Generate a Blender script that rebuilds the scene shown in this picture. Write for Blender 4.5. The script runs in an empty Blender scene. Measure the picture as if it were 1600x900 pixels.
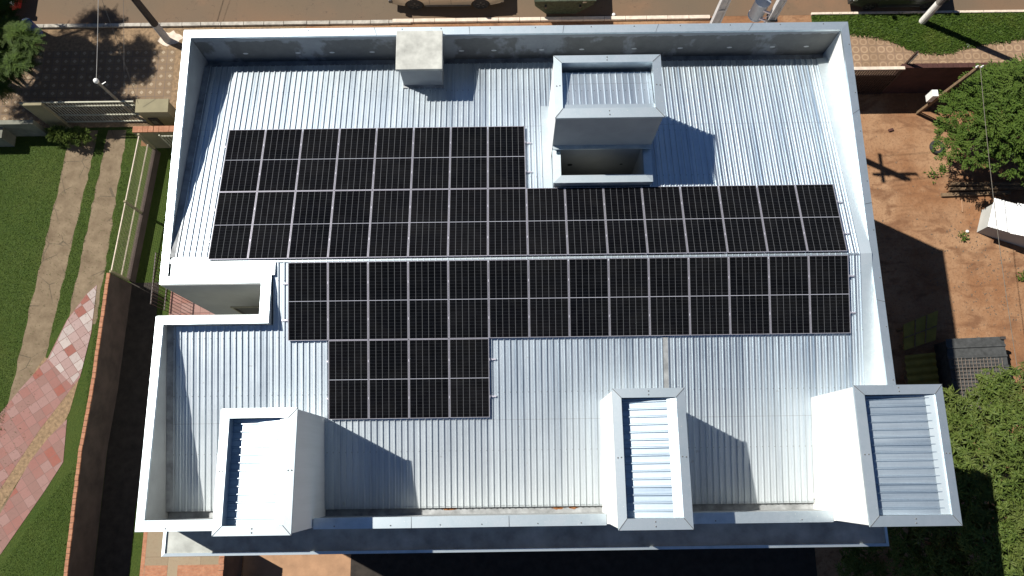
import bpy, math, random
from mathutils import Vector, Matrix
random.seed(7)
sc = bpy.context.scene
COL = sc.collection
# ------------------------------------------------------------------ camera
cam_data = bpy.data.cameras.new('camera')
cam = bpy.data.objects.new('camera', cam_data)
COL.objects.link(cam)
M3 = Matrix(((0.99990586, 0.01350323, -0.00243819),
             (-0.0136974, 0.97171349, -0.2357653),
             (-0.00081437, 0.2357765, 0.97180697)))
cam.matrix_world = Matrix.Translation((-0.5258, -6.0424, 32.099)) @ M3.to_4x4()
cam_data.sensor_width = 36.0
cam_data.lens = 36.0 * 1191.83 / 1600.0
cam_data.clip_start = 0.1
cam_data.clip_end = 2000
sc.camera = cam
# ------------------------------------------------------------------ sky, sun, exposure
SUN = Vector((0.7682, -0.4038, -1.0)).normalized()
w = bpy.data.worlds.new('World'); sc.world = w; w.use_nodes = True
nt = w.node_tree
bg = nt.nodes['Background']
sky = nt.nodes.new('ShaderNodeTexSky'); sky.sky_type = 'NISHITA'; sky.sun_disc = False
sky.sun_elevation = math.radians(49.05); sky.sun_rotation = math.radians(-62.27)
sky.altitude = 2500; sky.air_density = 0.85; sky.dust_density = 0.0; sky.ozone_density = 5.0
nt.links.new(sky.outputs[0], bg.inputs[0]); bg.inputs[1].default_value = 0.05
sd = bpy.data.lights.new('sun', 'SUN'); sd.energy = 5.0; sd.angle = math.radians(0.53); sd.color = (1.0, 0.965, 0.90)
so = bpy.data.objects.new('sun', sd); COL.objects.link(so)
so.rotation_euler = SUN.to_track_quat('-Z', 'Y').to_euler(); so.location = (-30, 16, 50)
sc.view_settings.view_transform = 'Standard'; sc.view_settings.look = 'None'
sc.view_settings.exposure = 0.54; sc.view_settings.gamma = 1.0
sc.render.engine = 'CYCLES'
sc.cycles.max_bounces = 6; sc.cycles.diffuse_bounces = 3; sc.cycles.glossy_bounces = 3

# ------------------------------------------------------------------ material helpers
class N:
    """tiny node-building helper"""
    def __init__(s, name):
        s.m = bpy.data.materials.new(name); s.m.use_nodes = True
        s.t = s.m.node_tree; s.b = s.t.nodes['Principled BSDF']
        s.tc = s.t.nodes.new('ShaderNodeTexCoord')
    def link(s, a, b): s.t.links.new(a, b)
    def put(s, sock, v):
        if isinstance(v, (int, float)): sock.default_value = v
        elif isinstance(v, tuple): sock.default_value = v if len(v) != 3 or sock.type != 'RGBA' else (*v, 1)
        else: s.link(v, sock)
    def math(s, op, a, b=0.0, c=0.0):
        n = s.t.nodes.new('ShaderNodeMath'); n.operation = op
        s.put(n.inputs[0], a); s.put(n.inputs[1], b); s.put(n.inputs[2], c)
        return n.outputs[0]
    def mix(s, f, a, b, mode='MIX'):
        n = s.t.nodes.new('ShaderNodeMix'); n.data_type = 'RGBA'; n.blend_type = mode
        s.put(n.inputs[0], f); s.put(n.inputs[6], a); s.put(n.inputs[7], b)
        return n.outputs[2]
    def vec(s, src='Object', scale=(1, 1, 1), rot=0.0, loc=(0, 0, 0)):
        n = s.t.nodes.new('ShaderNodeMapping'); s.link(s.tc.outputs[src], n.inputs[0])
        n.inputs['Scale'].default_value = scale; n.inputs['Rotation'].default_value = (0, 0, rot); n.inputs['Location'].default_value = loc
        return n.outputs[0]
    def noise(s, scale, detail=4, rough=0.55, vec=None, dist=0.0):
        n = s.t.nodes.new('ShaderNodeTexNoise'); n.inputs['Scale'].default_value = scale
        n.inputs['Detail'].default_value = detail; n.inputs['Roughness'].default_value = rough; n.inputs['Distortion'].default_value = dist
        s.link(vec if vec is not None else s.tc.outputs['Object'], n.inputs['Vector'])
        return n.outputs[0]
    def voro(s, scale, vec=None, feature='F1', out=0):
        n = s.t.nodes.new('ShaderNodeTexVoronoi'); n.feature = feature; n.inputs['Scale'].default_value = scale
        s.link(vec if vec is not None else s.tc.outputs['Object'], n.inputs['Vector'])
        return n.outputs[out]
    def white(s, vec):
        n = s.t.nodes.new('ShaderNodeTexWhiteNoise'); n.noise_dimensions = '3D'; s.link(vec, n.inputs[0]); return n.outputs[0]
    def sep(s, v):
        n = s.t.nodes.new('ShaderNodeSeparateXYZ'); s.link(v, n.inputs[0]); return n.outputs
    def comb(s, x, y, z=0.0):
        n = s.t.nodes.new('ShaderNodeCombineXYZ')
        for i, v in enumerate((x, y, z)): s.put(n.inputs[i], v)
        return n.outputs[0]
    def ramp(s, f, stops, interp='LINEAR'):
        n = s.t.nodes.new('ShaderNodeValToRGB'); s.put(n.inputs[0], f); cr = n.color_ramp; cr.interpolation = interp
        while len(cr.elements) < len(stops): cr.elements.new(0.5)
        for e, (p, c) in zip(cr.elements, stops):
            e.position = p; e.color = (c, c, c, 1) if isinstance(c, (int, float)) else (*c, 1)
        return n.outputs[0]
    def step(s, f, lo, hi): return s.ramp(f, [(lo, 0.0), (hi, 1.0)])
    def fin(s, col, rough=0.8, metal=0.0, bump=None, bstr=0.3, bdist=0.02, spec=None):
        s.put(s.b.inputs['Base Color'], col); s.put(s.b.inputs['Roughness'], rough); s.put(s.b.inputs['Metallic'], metal)
        if spec is not None: s.b.inputs['Specular IOR Level'].default_value = spec
        if bump is not None:
            n = s.t.nodes.new('ShaderNodeBump'); n.inputs['Strength'].default_value = bstr; n.inputs['Distance'].default_value = bdist
            s.link(bump, n.inputs['Height']); s.link(n.outputs[0], s.b.inputs['Normal'])
        return s.m

def plain(name, col, rough=0.7, metal=0.0, var=0.15, scale=6.0, bump=0.0, spec=None):
    n = N(name); f = n.noise(scale, 5, 0.6)
    dark = tuple(c * (1 - var) for c in col); lite = tuple(min(1, c * (1 + var)) for c in col)
    c = n.mix(n.step(f, 0.3, 0.7), dark, lite)
    return n.fin(c, rough, metal, f if bump else None, bump, 0.01, spec)

MAT = {}
def mat_roof(name, axis='Y', base=(0.74, 0.80, 0.825)):
    n = N(name); xyz = n.sep(n.tc.outputs['Object'])
    a = xyz[0] if axis == 'Y' else xyz[1]
    sheet = n.math('FLOOR', n.math('DIVIDE', n.math('ADD', a, 20.07), 1.05))
    r = n.white(n.comb(sheet, 3.3, 1.7))
    streak = n.noise(1.0, 4, 0.65, n.vec(scale=(11, 0.22, 1) if axis == 'Y' else (0.22, 11, 1)))
    blot = n.noise(0.9, 3, 0.6)
    spang = n.noise(14, 3, 0.7)
    v = n.math('ADD', n.math('MULTIPLY', r, 0.24), n.math('MULTIPLY', n.step(streak, 0.3, 0.75), 0.34))
    v = n.math('ADD', v, n.math('MULTIPLY', n.step(spang, 0.3, 0.7), 0.10))
    v = n.math('ADD', v, n.math('MULTIPLY', n.step(blot, 0.3, 0.7), 0.10))
    fr = n.math('FRACT', n.math('DIVIDE', n.math('ADD', a, 20.07), 1.05))
    v = n.math('ADD', v, n.math('MULTIPLY', n.math('MULTIPLY', fr, fr), n.math('MULTIPLY', n.step(streak, 0.35, 0.6), 0.38)))
    c = n.mix(v, tuple(min(1, b * 1.10) for b in base), (base[0] * 0.46, base[1] * 0.52, base[2] * 0.60))
    sk_ = n.math('GREATER_THAN', n.noise(5.5, 2, 0.5), 0.745); c = n.mix(n.math('MULTIPLY', sk_, 0.35), c, (0.30, 0.28, 0.25))
    rg = n.math('ADD', n.math('ADD', 0.32, n.math('MULTIPLY', r, 0.10)), n.math('MULTIPLY', blot, 0.16))
    metal = 0.95
    if axis == 'Y':   # sheet laps and rows of fixing screws on the rib crests
        lap = n.math('LESS_THAN', n.math('ABSOLUTE', n.math('SUBTRACT', n.math('ABSOLUTE', xyz[1]), 4.55)), 0.009)
        row = n.math('LESS_THAN', n.math('FRACT', n.math('DIVIDE', n.math('ADD', xyz[1], 20.0), 1.62)), 0.018)
        crest = n.math('LESS_THAN', n.math('ABSOLUTE', n.math('SUBTRACT', n.math('FRACT', n.math('DIVIDE', n.math('ADD', xyz[0], 10.36), 0.1755)), 0.86)), 0.07)
        c = n.mix(n.math('MULTIPLY', n.math('MAXIMUM', n.math('MULTIPLY', lap, 0.5), n.math('MULTIPLY', row, crest)), 0.6), c, (0.12, 0.12, 0.12))
    if axis == 'Y':   # pale dust settled towards the low front eaves
        d = n.math('ADD', n.math('MULTIPLY', n.math('SUBTRACT', -3.6, xyz[1]), 0.30), n.math('MULTIPLY', n.math('SUBTRACT', streak, 0.5), 0.9))
        d = n.math('MULTIPLY', n.step(d, 0.0, 1.0), 0.45)
        c = n.mix(d, c, (0.62, 0.62, 0.58)); metal = n.math('SUBTRACT', 0.95, n.math('MULTIPLY', d, 0.9))
    return n.fin(c, rg, metal, spang, 0.10, 0.004)
MAT['roof'] = mat_roof('galvanised_roofing')
MAT['roof_x'] = mat_roof('galvanised_roofing_cross', 'X', (0.60, 0.68, 0.73))
def mat_flash():
    n = N('galvanised_flashing')
    a = n.noise(2.2, 4, 0.6); b = n.noise(40, 2, 0.5)
    sp = n.math('GREATER_THAN', n.noise(26, 1, 0.5, dist=0.4), 0.735)
    c = n.mix(n.step(a, 0.3, 0.7), (0.76, 0.84, 0.87), (0.54, 0.63, 0.67))
    c = n.mix(sp, c, (0.88, 0.88, 0.86))
    return n.fin(c, n.math('ADD', 0.36, n.math('MULTIPLY', a, 0.16)), 0.85, b, 0.06, 0.003)
MAT['flash'] = mat_flash()
def mat_white():
    n = N('white_wall_paint'); f = n.noise(1.3, 5, 0.6); g = n.noise(30, 2)
    s = n.noise(1.0, 4, 0.6, n.vec(scale=(6, 6, 0.35)))
    c = n.mix(n.math('MULTIPLY', n.step(s, 0.45, 0.85), 0.35), (0.78, 0.78, 0.74), (0.55, 0.55, 0.50))
    return n.fin(n.mix(n.math('MULTIPLY', f, 0.15), c, (0.6, 0.6, 0.56)), 0.85, 0, g, 0.08, 0.004)
MAT['white'] = mat_white()
def mat_damp():
    n = N('damp_parapet_plaster'); xyz = n.sep(n.tc.outputs['Object'])
    e = n.noise(0.55, 5, 0.62, n.vec(scale=(1, 1, 0.6))); f = n.noise(3.0, 5, 0.7)
    h = n.math('ADD', xyz[2], n.math('MULTIPLY', n.math('SUBTRACT', f, 0.5), 0.35))
    low = n.step(n.math('SUBTRACT', 10.60, h), 0.0, 0.04)
    patch = n.step(e, 0.41, 0.46)
    m = n.math('MULTIPLY', low, patch)
    c = n.mix(n.step(f, 0.3, 0.7), (0.30, 0.31, 0.31), (0.36, 0.37, 0.37))
    c = n.mix(n.math('MULTIPLY', m, 0.75), c, n.mix(f, (0.09, 0.085, 0.07), (0.20, 0.19, 0.165)))
    return n.fin(c, 0.9, 0, f, 0.2, 0.01)
MAT['damp'] = mat_damp()
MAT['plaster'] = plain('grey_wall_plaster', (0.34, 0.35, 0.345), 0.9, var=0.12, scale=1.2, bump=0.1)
MAT['beige_wall'] = plain('beige_wall_render', (0.42, 0.43, 0.405), 0.9, var=0.1, scale=1.0, bump=0.1)
MAT['concrete'] = plain('weathered_concrete', (0.42, 0.42, 0.38), 0.9, var=0.3, scale=2.0, bump=0.3)
MAT['slab'] = plain('canopy_slab_cement', (0.36, 0.37, 0.34), 0.9, var=0.35, scale=1.5, bump=0.2)
MAT['gutter'] = plain('grimy_gutter_metal', (0.30, 0.31, 0.31), 0.6, 0.3, var=0.4, scale=3)
MAT['rust'] = plain('rust_stain', (0.22, 0.09, 0.03), 0.9, var=0.5, scale=20)
MAT['alu'] = plain('anodised_aluminium', (0.56, 0.54, 0.60), 0.38, 0.55, var=0.05)
MAT['screw'] = plain('dark_screw_heads', (0.12, 0.12, 0.12), 0.6, 0.3)
MAT['rebar'] = plain('rusty_rebar', (0.24, 0.19, 0.15), 0.8, 0.3, var=0.4, scale=30)
MAT['dark'] = plain('dark_opening', (0.012, 0.012, 0.012), 0.5)
MAT['glass'] = plain('tinted_window_glass', (0.02, 0.025, 0.03), 0.08)
MAT['pvc'] = plain('white_plastic', (0.75, 0.75, 0.72), 0.5, var=0.08)
MAT['rubber'] = plain('tyre_rubber', (0.02, 0.02, 0.02), 0.85)
MAT['wire'] = plain('cable_sheath', (0.30, 0.29, 0.27), 0.6)
MAT['wire_tan'] = plain('sun_bleached_cable', (0.13, 0.115, 0.09), 0.7)
MAT['wire_dark'] = plain('dark_cable', (0.05, 0.05, 0.05), 0.6)
PW, PL = 1.138, 2.246        # solar panel size
def mat_cells():
    n = N('monocrystalline_cells'); xyz = n.sep(n.tc.outputs['Object'])
    def lines(sock, size, cnt, wid):
        u = n.math('FRACT', n.math('MULTIPLY', n.math('ADD', n.math('DIVIDE', sock, size), 0.5), cnt))
        d = n.math('MINIMUM', u, n.math('SUBTRACT', 1.0, u))
        return n.math('LESS_THAN', d, wid * cnt / size / 2)
    W, L = PW - 0.045, PL - 0.05
    vl = lines(xyz[0], W, 6, 0.011)
    hl = lines(xyz[1], L, 24, 0.007)
    bus = lines(xyz[0], W, 60, 0.0016)
    mid = n.math('LESS_THAN', n.math('ABSOLUTE', xyz[1]), 0.007)
    cell = n.white(n.comb(n.math('FLOOR', n.math('MULTIPLY', n.math('ADD', n.math('DIVIDE', xyz[0], W), 0.5), 6)),
                          n.math('FLOOR', n.math('MULTIPLY', n.math('ADD', n.math('DIVIDE', xyz[1], L), 0.5), 24))))
    c = n.mix(cell, (0.0014, 0.0016, 0.0024), (0.0024, 0.0028, 0.0042))
    c = n.mix(n.math('MULTIPLY', bus, 0.03), c, (0.2, 0.2, 0.2))
    c = n.mix(n.math('MULTIPLY', hl, 0.07), c, (0.25, 0.27, 0.30))
    c = n.mix(n.math('MULTIPLY', vl, 0.20), c, (0.45, 0.46, 0.48))
    c = n.mix(mid, c, (0.36, 0.37, 0.42))
    tone = n.t.nodes.new('ShaderNodeObjectInfo').outputs['Random']
    dust = n.noise(1.4, 4, 0.6, n.comb(xyz[0], xyz[1], n.math('MULTIPLY', tone, 30)))
    c = n.mix(n.math('MULTIPLY', n.math('ADD', n.math('MULTIPLY', tone, 0.5), n.step(dust, 0.45, 0.8)), 0.012), c, (0.35, 0.33, 0.30))
    m = n.fin(c, 0.22, 0.0, spec=0.03)
    return m
MAT['cells'] = mat_cells()
# ground materials
def mat_earth():
    n = N('red_earth'); a = n.noise(0.22, 6, 0.62); b = n.noise(2.2, 6, 0.65); c_ = n.noise(9, 6, 0.75); d = n.noise(0.7, 4, 0.6, n.vec(scale=(1, 2.6, 1), rot=0.5), dist=0.8)
    c = n.mix(n.step(a, 0.42, 0.58), (0.225, 0.105, 0.045), (0.320, 0.185, 0.098))
    c = n.mix(n.math('MULTIPLY', n.step(d, 0.5, 0.66), 0.85), c, (0.150, 0.068, 0.030))
    c = n.mix(n.math('MULTIPLY', n.step(b, 0.52, 0.72), 0.6), c, (0.335, 0.195, 0.105))
    c = n.mix(n.math('MULTIPLY', n.step(c_, 0.50, 0.64), 0.55), c, (0.12, 0.055, 0.026))
    sp = n.math('GREATER_THAN', n.noise(16, 2, 0.5), 0.71)
    c = n.mix(n.math('MULTIPLY', sp, 0.7), c, (0.09, 0.075, 0.035))
    return n.fin(c, 0.95, 0, n.math('ADD', b, c_), 0.5, 0.04)
MAT['earth'] = mat_earth()
def mat_lawn(name='mown_lawn', g1=(0.028, 0.052, 0.007), g2=(0.058, 0.086, 0.013)):
    n = N(name); a = n.noise(0.5, 5, 0.6); b = n.noise(12, 6, 0.8); c_ = n.noise(2.6, 5, 0.7)
    c = n.mix(n.step(b, 0.35, 0.65), g1, g2)
    c = n.mix(n.math('MULTIPLY', n.step(c_, 0.45, 0.75), 0.4), c, (0.030, 0.062, 0.012))
    c = n.mix(n.math('MULTIPLY', n.step(a, 0.45, 0.75), 0.45), c, (0.075, 0.090, 0.020))
    return n.fin(c, 0.9, 0, b, 1.0, 0.05, spec=0.2)
MAT['lawn'] = mat_lawn()
MAT['verge'] = mat_lawn('verge_grass', (0.03, 0.06, 0.012), (0.055, 0.10, 0.02))
def mat_asphalt():
    n = N('dusty_asphalt'); a = n.noise(0.35, 6, 0.62); b = n.noise(60, 2, 0.6); y = n.sep(n.tc.outputs['Object'])
    c = n.mix(n.step(b, 0.3, 0.7), (0.118, 0.077, 0.044), (0.150, 0.102, 0.060))
    edge = n.step(n.math('ADD', n.math('MULTIPLY', n.math('SUBTRACT', 17.2, y[1]), 0.33), n.math('SUBTRACT', a, 0.5)), 0.35, 1.0)
    c = n.mix(n.math('MULTIPLY', edge, 0.6), c, (0.185, 0.100, 0.055))
    c = n.mix(n.math('MULTIPLY', n.step(a, 0.55, 0.70), 0.6), c, (0.215, 0.115, 0.060))
    pt = n.noise(0.16, 3, 0.5); c = n.mix(n.math('MULTIPLY', n.step(pt, 0.42, 0.6), 0.45), c, (0.088, 0.078, 0.056))
    cr = n.math('ABSOLUTE', n.math('SUBTRACT', n.noise(0.3, 5, 0.6), 0.5)); c = n.mix(n.math('MULTIPLY', n.math('LESS_THAN', cr, 0.0012), 0.5), c, (0.05, 0.035, 0.025))
    return n.fin(c, 0.92, 0, b, 0.3, 0.01)
MAT['asphalt'] = mat_asphalt()
def mat_strip():
    n = N('cracked_concrete_strip'); a = n.noise(1.7, 8, 0.72); b = n.noise(20, 3, 0.6)
    w_ = n.voro(1.0, n.vec(scale=(1, 1, 1)), 'DISTANCE_TO_EDGE')
    k = n.math('MULTIPLY', n.math('LESS_THAN', n.math('ADD', w_, n.math('MULTIPLY', b, 0.03)), 0.03), n.step(n.noise(0.6, 2), 0.5, 0.56))
    c = n.mix(n.step(a, 0.3, 0.7), (0.110, 0.075, 0.042), (0.225, 0.168, 0.105))
    c = n.mix(n.math('MULTIPLY', n.step(b, 0.5, 0.7), 0.3), c, (0.14, 0.11, 0.07))
    c = n.mix(n.math('MULTIPLY', k, 0.65), c, (0.06, 0.048, 0.03))
    return n.fin(c, 0.95, 0, a, 0.4, 0.02)
MAT['strip'] = mat_strip()
def tiled(name, size, stops, rot=0.0, grout=(0.12, 0.09, 0.07), gw=0.03, pattern=None, pcol=None, dirt=(0.25, 0.16, 0.1), dirtf=0.4, aspect=1.0):
    n = N(name); v = n.sep(n.vec(scale=(1 / size, aspect / size, 1), rot=rot))
    fx, fy = n.math('FRACT', v[0]), n.math('FRACT', v[1])
    r = n.white(n.comb(n.math('FLOOR', v[0]), n.math('FLOOR', v[1]), 0.5))
    c = n.ramp(r, stops, 'CONSTANT' if len(stops) > 2 else 'LINEAR')
    cx, cy = n.math('ABSOLUTE', n.math('SUBTRACT', fx, 0.5)), n.math('ABSOLUTE', n.math('SUBTRACT', fy, 0.5))
    a = n.noise(1.0, 5, 0.65); b = n.noise(10, 4, 0.6)
    if pattern == 'star':
        k = n.math('LESS_THAN', n.math('ADD', n.math('SQRT', cx), n.math('SQRT', cy)), 0.64)
        k = n.math('MULTIPLY', k, n.math('GREATER_THAN', n.math('MINIMUM', cx, cy), 0.018))
        c = n.mix(n.math('MULTIPLY', k, n.math('ADD', 0.45, n.math('MULTIPLY', r, 0.5))), c, pcol)
    if pattern == 'ring':
        rr = n.math('SQRT', n.math('ADD', n.math('MULTIPLY', cx, cx), n.math('MULTIPLY', cy, cy)))
        k = n.math('MULTIPLY', n.math('LESS_THAN', rr, 0.44), n.math('GREATER_THAN', rr, 0.27))
        c = n.mix(n.math('MULTIPLY', k, n.math('ADD', 0.25, n.math('MULTIPLY', r, 0.45))), c, pcol)
    e = n.math('GREATER_THAN', n.math('MAXIMUM', cx, cy), 0.5 - gw)
    c = n.mix(e, c, grout)
    c = n.mix(n.math('MULTIPLY', n.step(a, 0.4, 0.7), dirtf), c, dirt)
    c = n.mix(n.math('MULTIPLY', n.step(b, 0.5, 0.75), 0.25), c, tuple(x * 0.5 for x in dirt))
    return n.fin(c, 0.9, 0, b, 0.2, 0.01)
PINK = [(0.0, (0.235, 0.105, 0.085)), (0.25, (0.215, 0.115, 0.095)), (0.5, (0.25, 0.125, 0.105)), (0.72, (0.26, 0.15, 0.13)), (0.93, (0.24, 0.075, 0.052))]
MAT['star_tiles'] = tiled('star_pattern_tiles', 0.41, [(0, (0.155, 0.102, 0.056)), (1, (0.20, 0.138, 0.080))], pattern='star', pcol=(0.46, 0.38, 0.27), dirtf=0.2)
MAT['ring_tiles'] = tiled('ring_pattern_tiles', 0.40, [(0, (0.20, 0.125, 0.070)), (1, (0.245, 0.155, 0.092))], gw=0.015, pattern='ring', pcol=(0.40, 0.28, 0.17), dirtf=0.35)
MAT['pavers'] = tiled('pink_cement_pavers', 0.40, PINK, rot=math.radians(-37), grout=(0.16, 0.09, 0.075), gw=0.025, dirt=(0.26, 0.16, 0.13), dirtf=0.25)
MAT['pavers_pale'] = tiled('bleached_pavers', 0.40, [(0.0, (0.30, 0.20, 0.18)), (0.25, (0.40, 0.34, 0.31)), (0.42, (0.24, 0.085, 0.065)), (0.6, (0.33, 0.235, 0.215)), (0.85, (0.36, 0.30, 0.275))], rot=math.radians(-37), grout=(0.16, 0.09, 0.075), gw=0.025, dirtf=0.1)
MAT['patio'] = tiled('square_red_pavers', 0.42, PINK, grout=(0.15, 0.08, 0.07), gw=0.03, dirtf=0.2)
MAT['cement_floor'] = tiled('stained_cement_floor', 1.3, [(0, (0.23, 0.18, 0.115)), (1, (0.31, 0.25, 0.165))], grout=(0.14, 0.10, 0.06), gw=0.006)
MAT['sand'] = plain('sandy_soil', (0.22, 0.145, 0.08), 0.95, var=0.35, scale=8, bump=0.6)
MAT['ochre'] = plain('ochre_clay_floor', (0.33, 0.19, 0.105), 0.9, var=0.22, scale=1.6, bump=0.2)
MAT['ground_shade'] = plain('painted_ground_shade', (0.028, 0.022, 0.017), 0.95, var=0.4, scale=3, bump=0.4)  # near-black colour that paints shade onto the ground
MAT['kerb'] = plain('old_kerb_stone', (0.36, 0.33, 0.28), 0.9, var=0.35, scale=4, bump=0.3)
MAT['kerb_white'] = plain('pale_kerb_stone', (0.60, 0.50, 0.40), 0.9, var=0.2, scale=4)
def mat_brick(name, c1, c2, mortar):
    n = N(name); t = n.t.nodes.new('ShaderNodeTexBrick'); n.link(n.vec(scale=(1, 1, 1)), t.inputs[0])
    t.inputs['Scale'].default_value = 4.5
    t.inputs['Color1'].default_value = (*c1, 1); t.inputs['Color2'].default_value = (*c2, 1); t.inputs['Mortar'].default_value = (*mortar, 1)
    f = n.noise(5, 5, 0.7)
    return n.fin(n.mix(n.math('MULTIPLY', n.step(f, 0.4, 0.7), 0.5), t.outputs[0], tuple(c * 0.5 for c in c1)), 0.95, 0, f, 0.4, 0.02)
MAT['brick'] = mat_brick('orange_brick', (0.36, 0.14, 0.07), (0.42, 0.19, 0.10), (0.25, 0.18, 0.13))
MAT['red_render'] = plain('red_painted_wall', (0.06, 0.022, 0.016), 0.9, var=0.3, scale=3, bump=0.2)
MAT['dark_render'] = plain('grimy_wall_render', (0.060, 0.042, 0.035), 0.95, var=0.35, scale=1.5, bump=0.3)
MAT['olive_wall'] = plain('olive_beige_render', (0.23, 0.20, 0.12), 0.9, var=0.12, scale=2, bump=0.1)
MAT['gate_paint'] = plain('cream_gate_paint', (0.36, 0.34, 0.25), 0.6, var=0.12)
MAT['brown_steel'] = plain('brown_steel', (0.045, 0.026, 0.020), 0.6, var=0.3)
MAT['pole_conc'] = plain('pole_concrete', (0.44, 0.43, 0.42), 0.85, var=0.15, scale=4, bump=0.2)
MAT['pole_dark'] = plain('dark_pole_concrete', (0.045, 0.038, 0.035), 0.85, var=0.3, scale=4)
MAT['pole_white'] = plain('whitewashed_pole', (0.75, 0.72, 0.66), 0.85, var=0.15, scale=8)
MAT['pole_grey'] = plain('weathered_pole_grey', (0.22, 0.20, 0.17), 0.85, var=0.3, scale=5)
MAT['trafo'] = plain('transformer_grey_paint', (0.40, 0.45, 0.50), 0.45, 0.2, var=0.08)
MAT['wood'] = plain('weathered_timber', (0.17, 0.11, 0.06), 0.9, var=0.35, scale=9, bump=0.3)
MAT['bark'] = plain('tree_bark', (0.12, 0.095, 0.07), 0.95, var=0.35, scale=9, bump=0.5)
MAT['tan_car'] = plain('champagne_car_paint', (0.50, 0.44, 0.34), 0.3, 0.45, var=0.03)
MAT['grey_car'] = plain('graphite_car_paint', (0.045, 0.048, 0.045), 0.28, 0.4, var=0.03)
MAT['red_car'] = plain('red_car_paint', (0.42, 0.03, 0.02), 0.3, 0.1, var=0.03)
MAT['tail'] = plain('tail_lamp_red', (0.45, 0.02, 0.02), 0.3)
MAT['head'] = plain('head_lamp_clear', (0.6, 0.62, 0.62), 0.2, 0.3)
MAT['rim'] = plain('dark_alloy_rim', (0.12, 0.12, 0.12), 0.4, 0.7)
MAT['green_steel'] = plain('scratched_green_steel', (0.045, 0.060, 0.035), 0.7, 0.2, var=0.5, scale=7)
MAT['rubble'] = plain('pale_rubble', (0.42, 0.38, 0.30), 0.9, var=0.4, scale=9)
MAT['bin_blue'] = plain('blue_plastic', (0.03, 0.07, 0.22), 0.5, var=0.1)
MAT['sheet_grey'] = plain('corroded_grey_sheet', (0.070, 0.072, 0.070), 0.65, 0.3, var=0.35, scale=5)
MAT['sheet_olive'] = plain('olive_sheet', (0.24, 0.19, 0.03), 0.8, var=0.2, scale=3)
MAT['shed_sheet'] = plain('white_trapezoid_sheet', (0.78, 0.78, 0.76), 0.5, 0.1, var=0.05)
def mat_leaf(name, g1, g2, dead):
    n = N(name); a = n.noise(0.8, 3, 0.6); b = n.noise(9, 2, 0.6)
    c = n.mix(n.step(b, 0.35, 0.65), g1, g2)
    c = n.mix(n.math('MULTIPLY', n.step(a, 0.5, 0.72), 0.5), c, dead)
    return n.fin(c, 0.6, 0, spec=0.16)
MAT['leaf_mango'] = mat_leaf('mango_leaf', (0.042, 0.070, 0.012), (0.088, 0.118, 0.023), (0.100, 0.098, 0.030))
MAT['leaf_broad'] = mat_leaf('broad_leaf', (0.034, 0.066, 0.009), (0.072, 0.112, 0.017), (0.085, 0.115, 0.022))
MAT['leaf_frond'] = mat_leaf('frond_leaf', (0.024, 0.048, 0.005), (0.055, 0.092, 0.009), (0.065, 0.09, 0.013))
MAT['leaf_grass'] = mat_leaf('grass_blade', (0.026, 0.052, 0.006), (0.060, 0.100, 0.012), (0.100, 0.118, 0.020))

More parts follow.
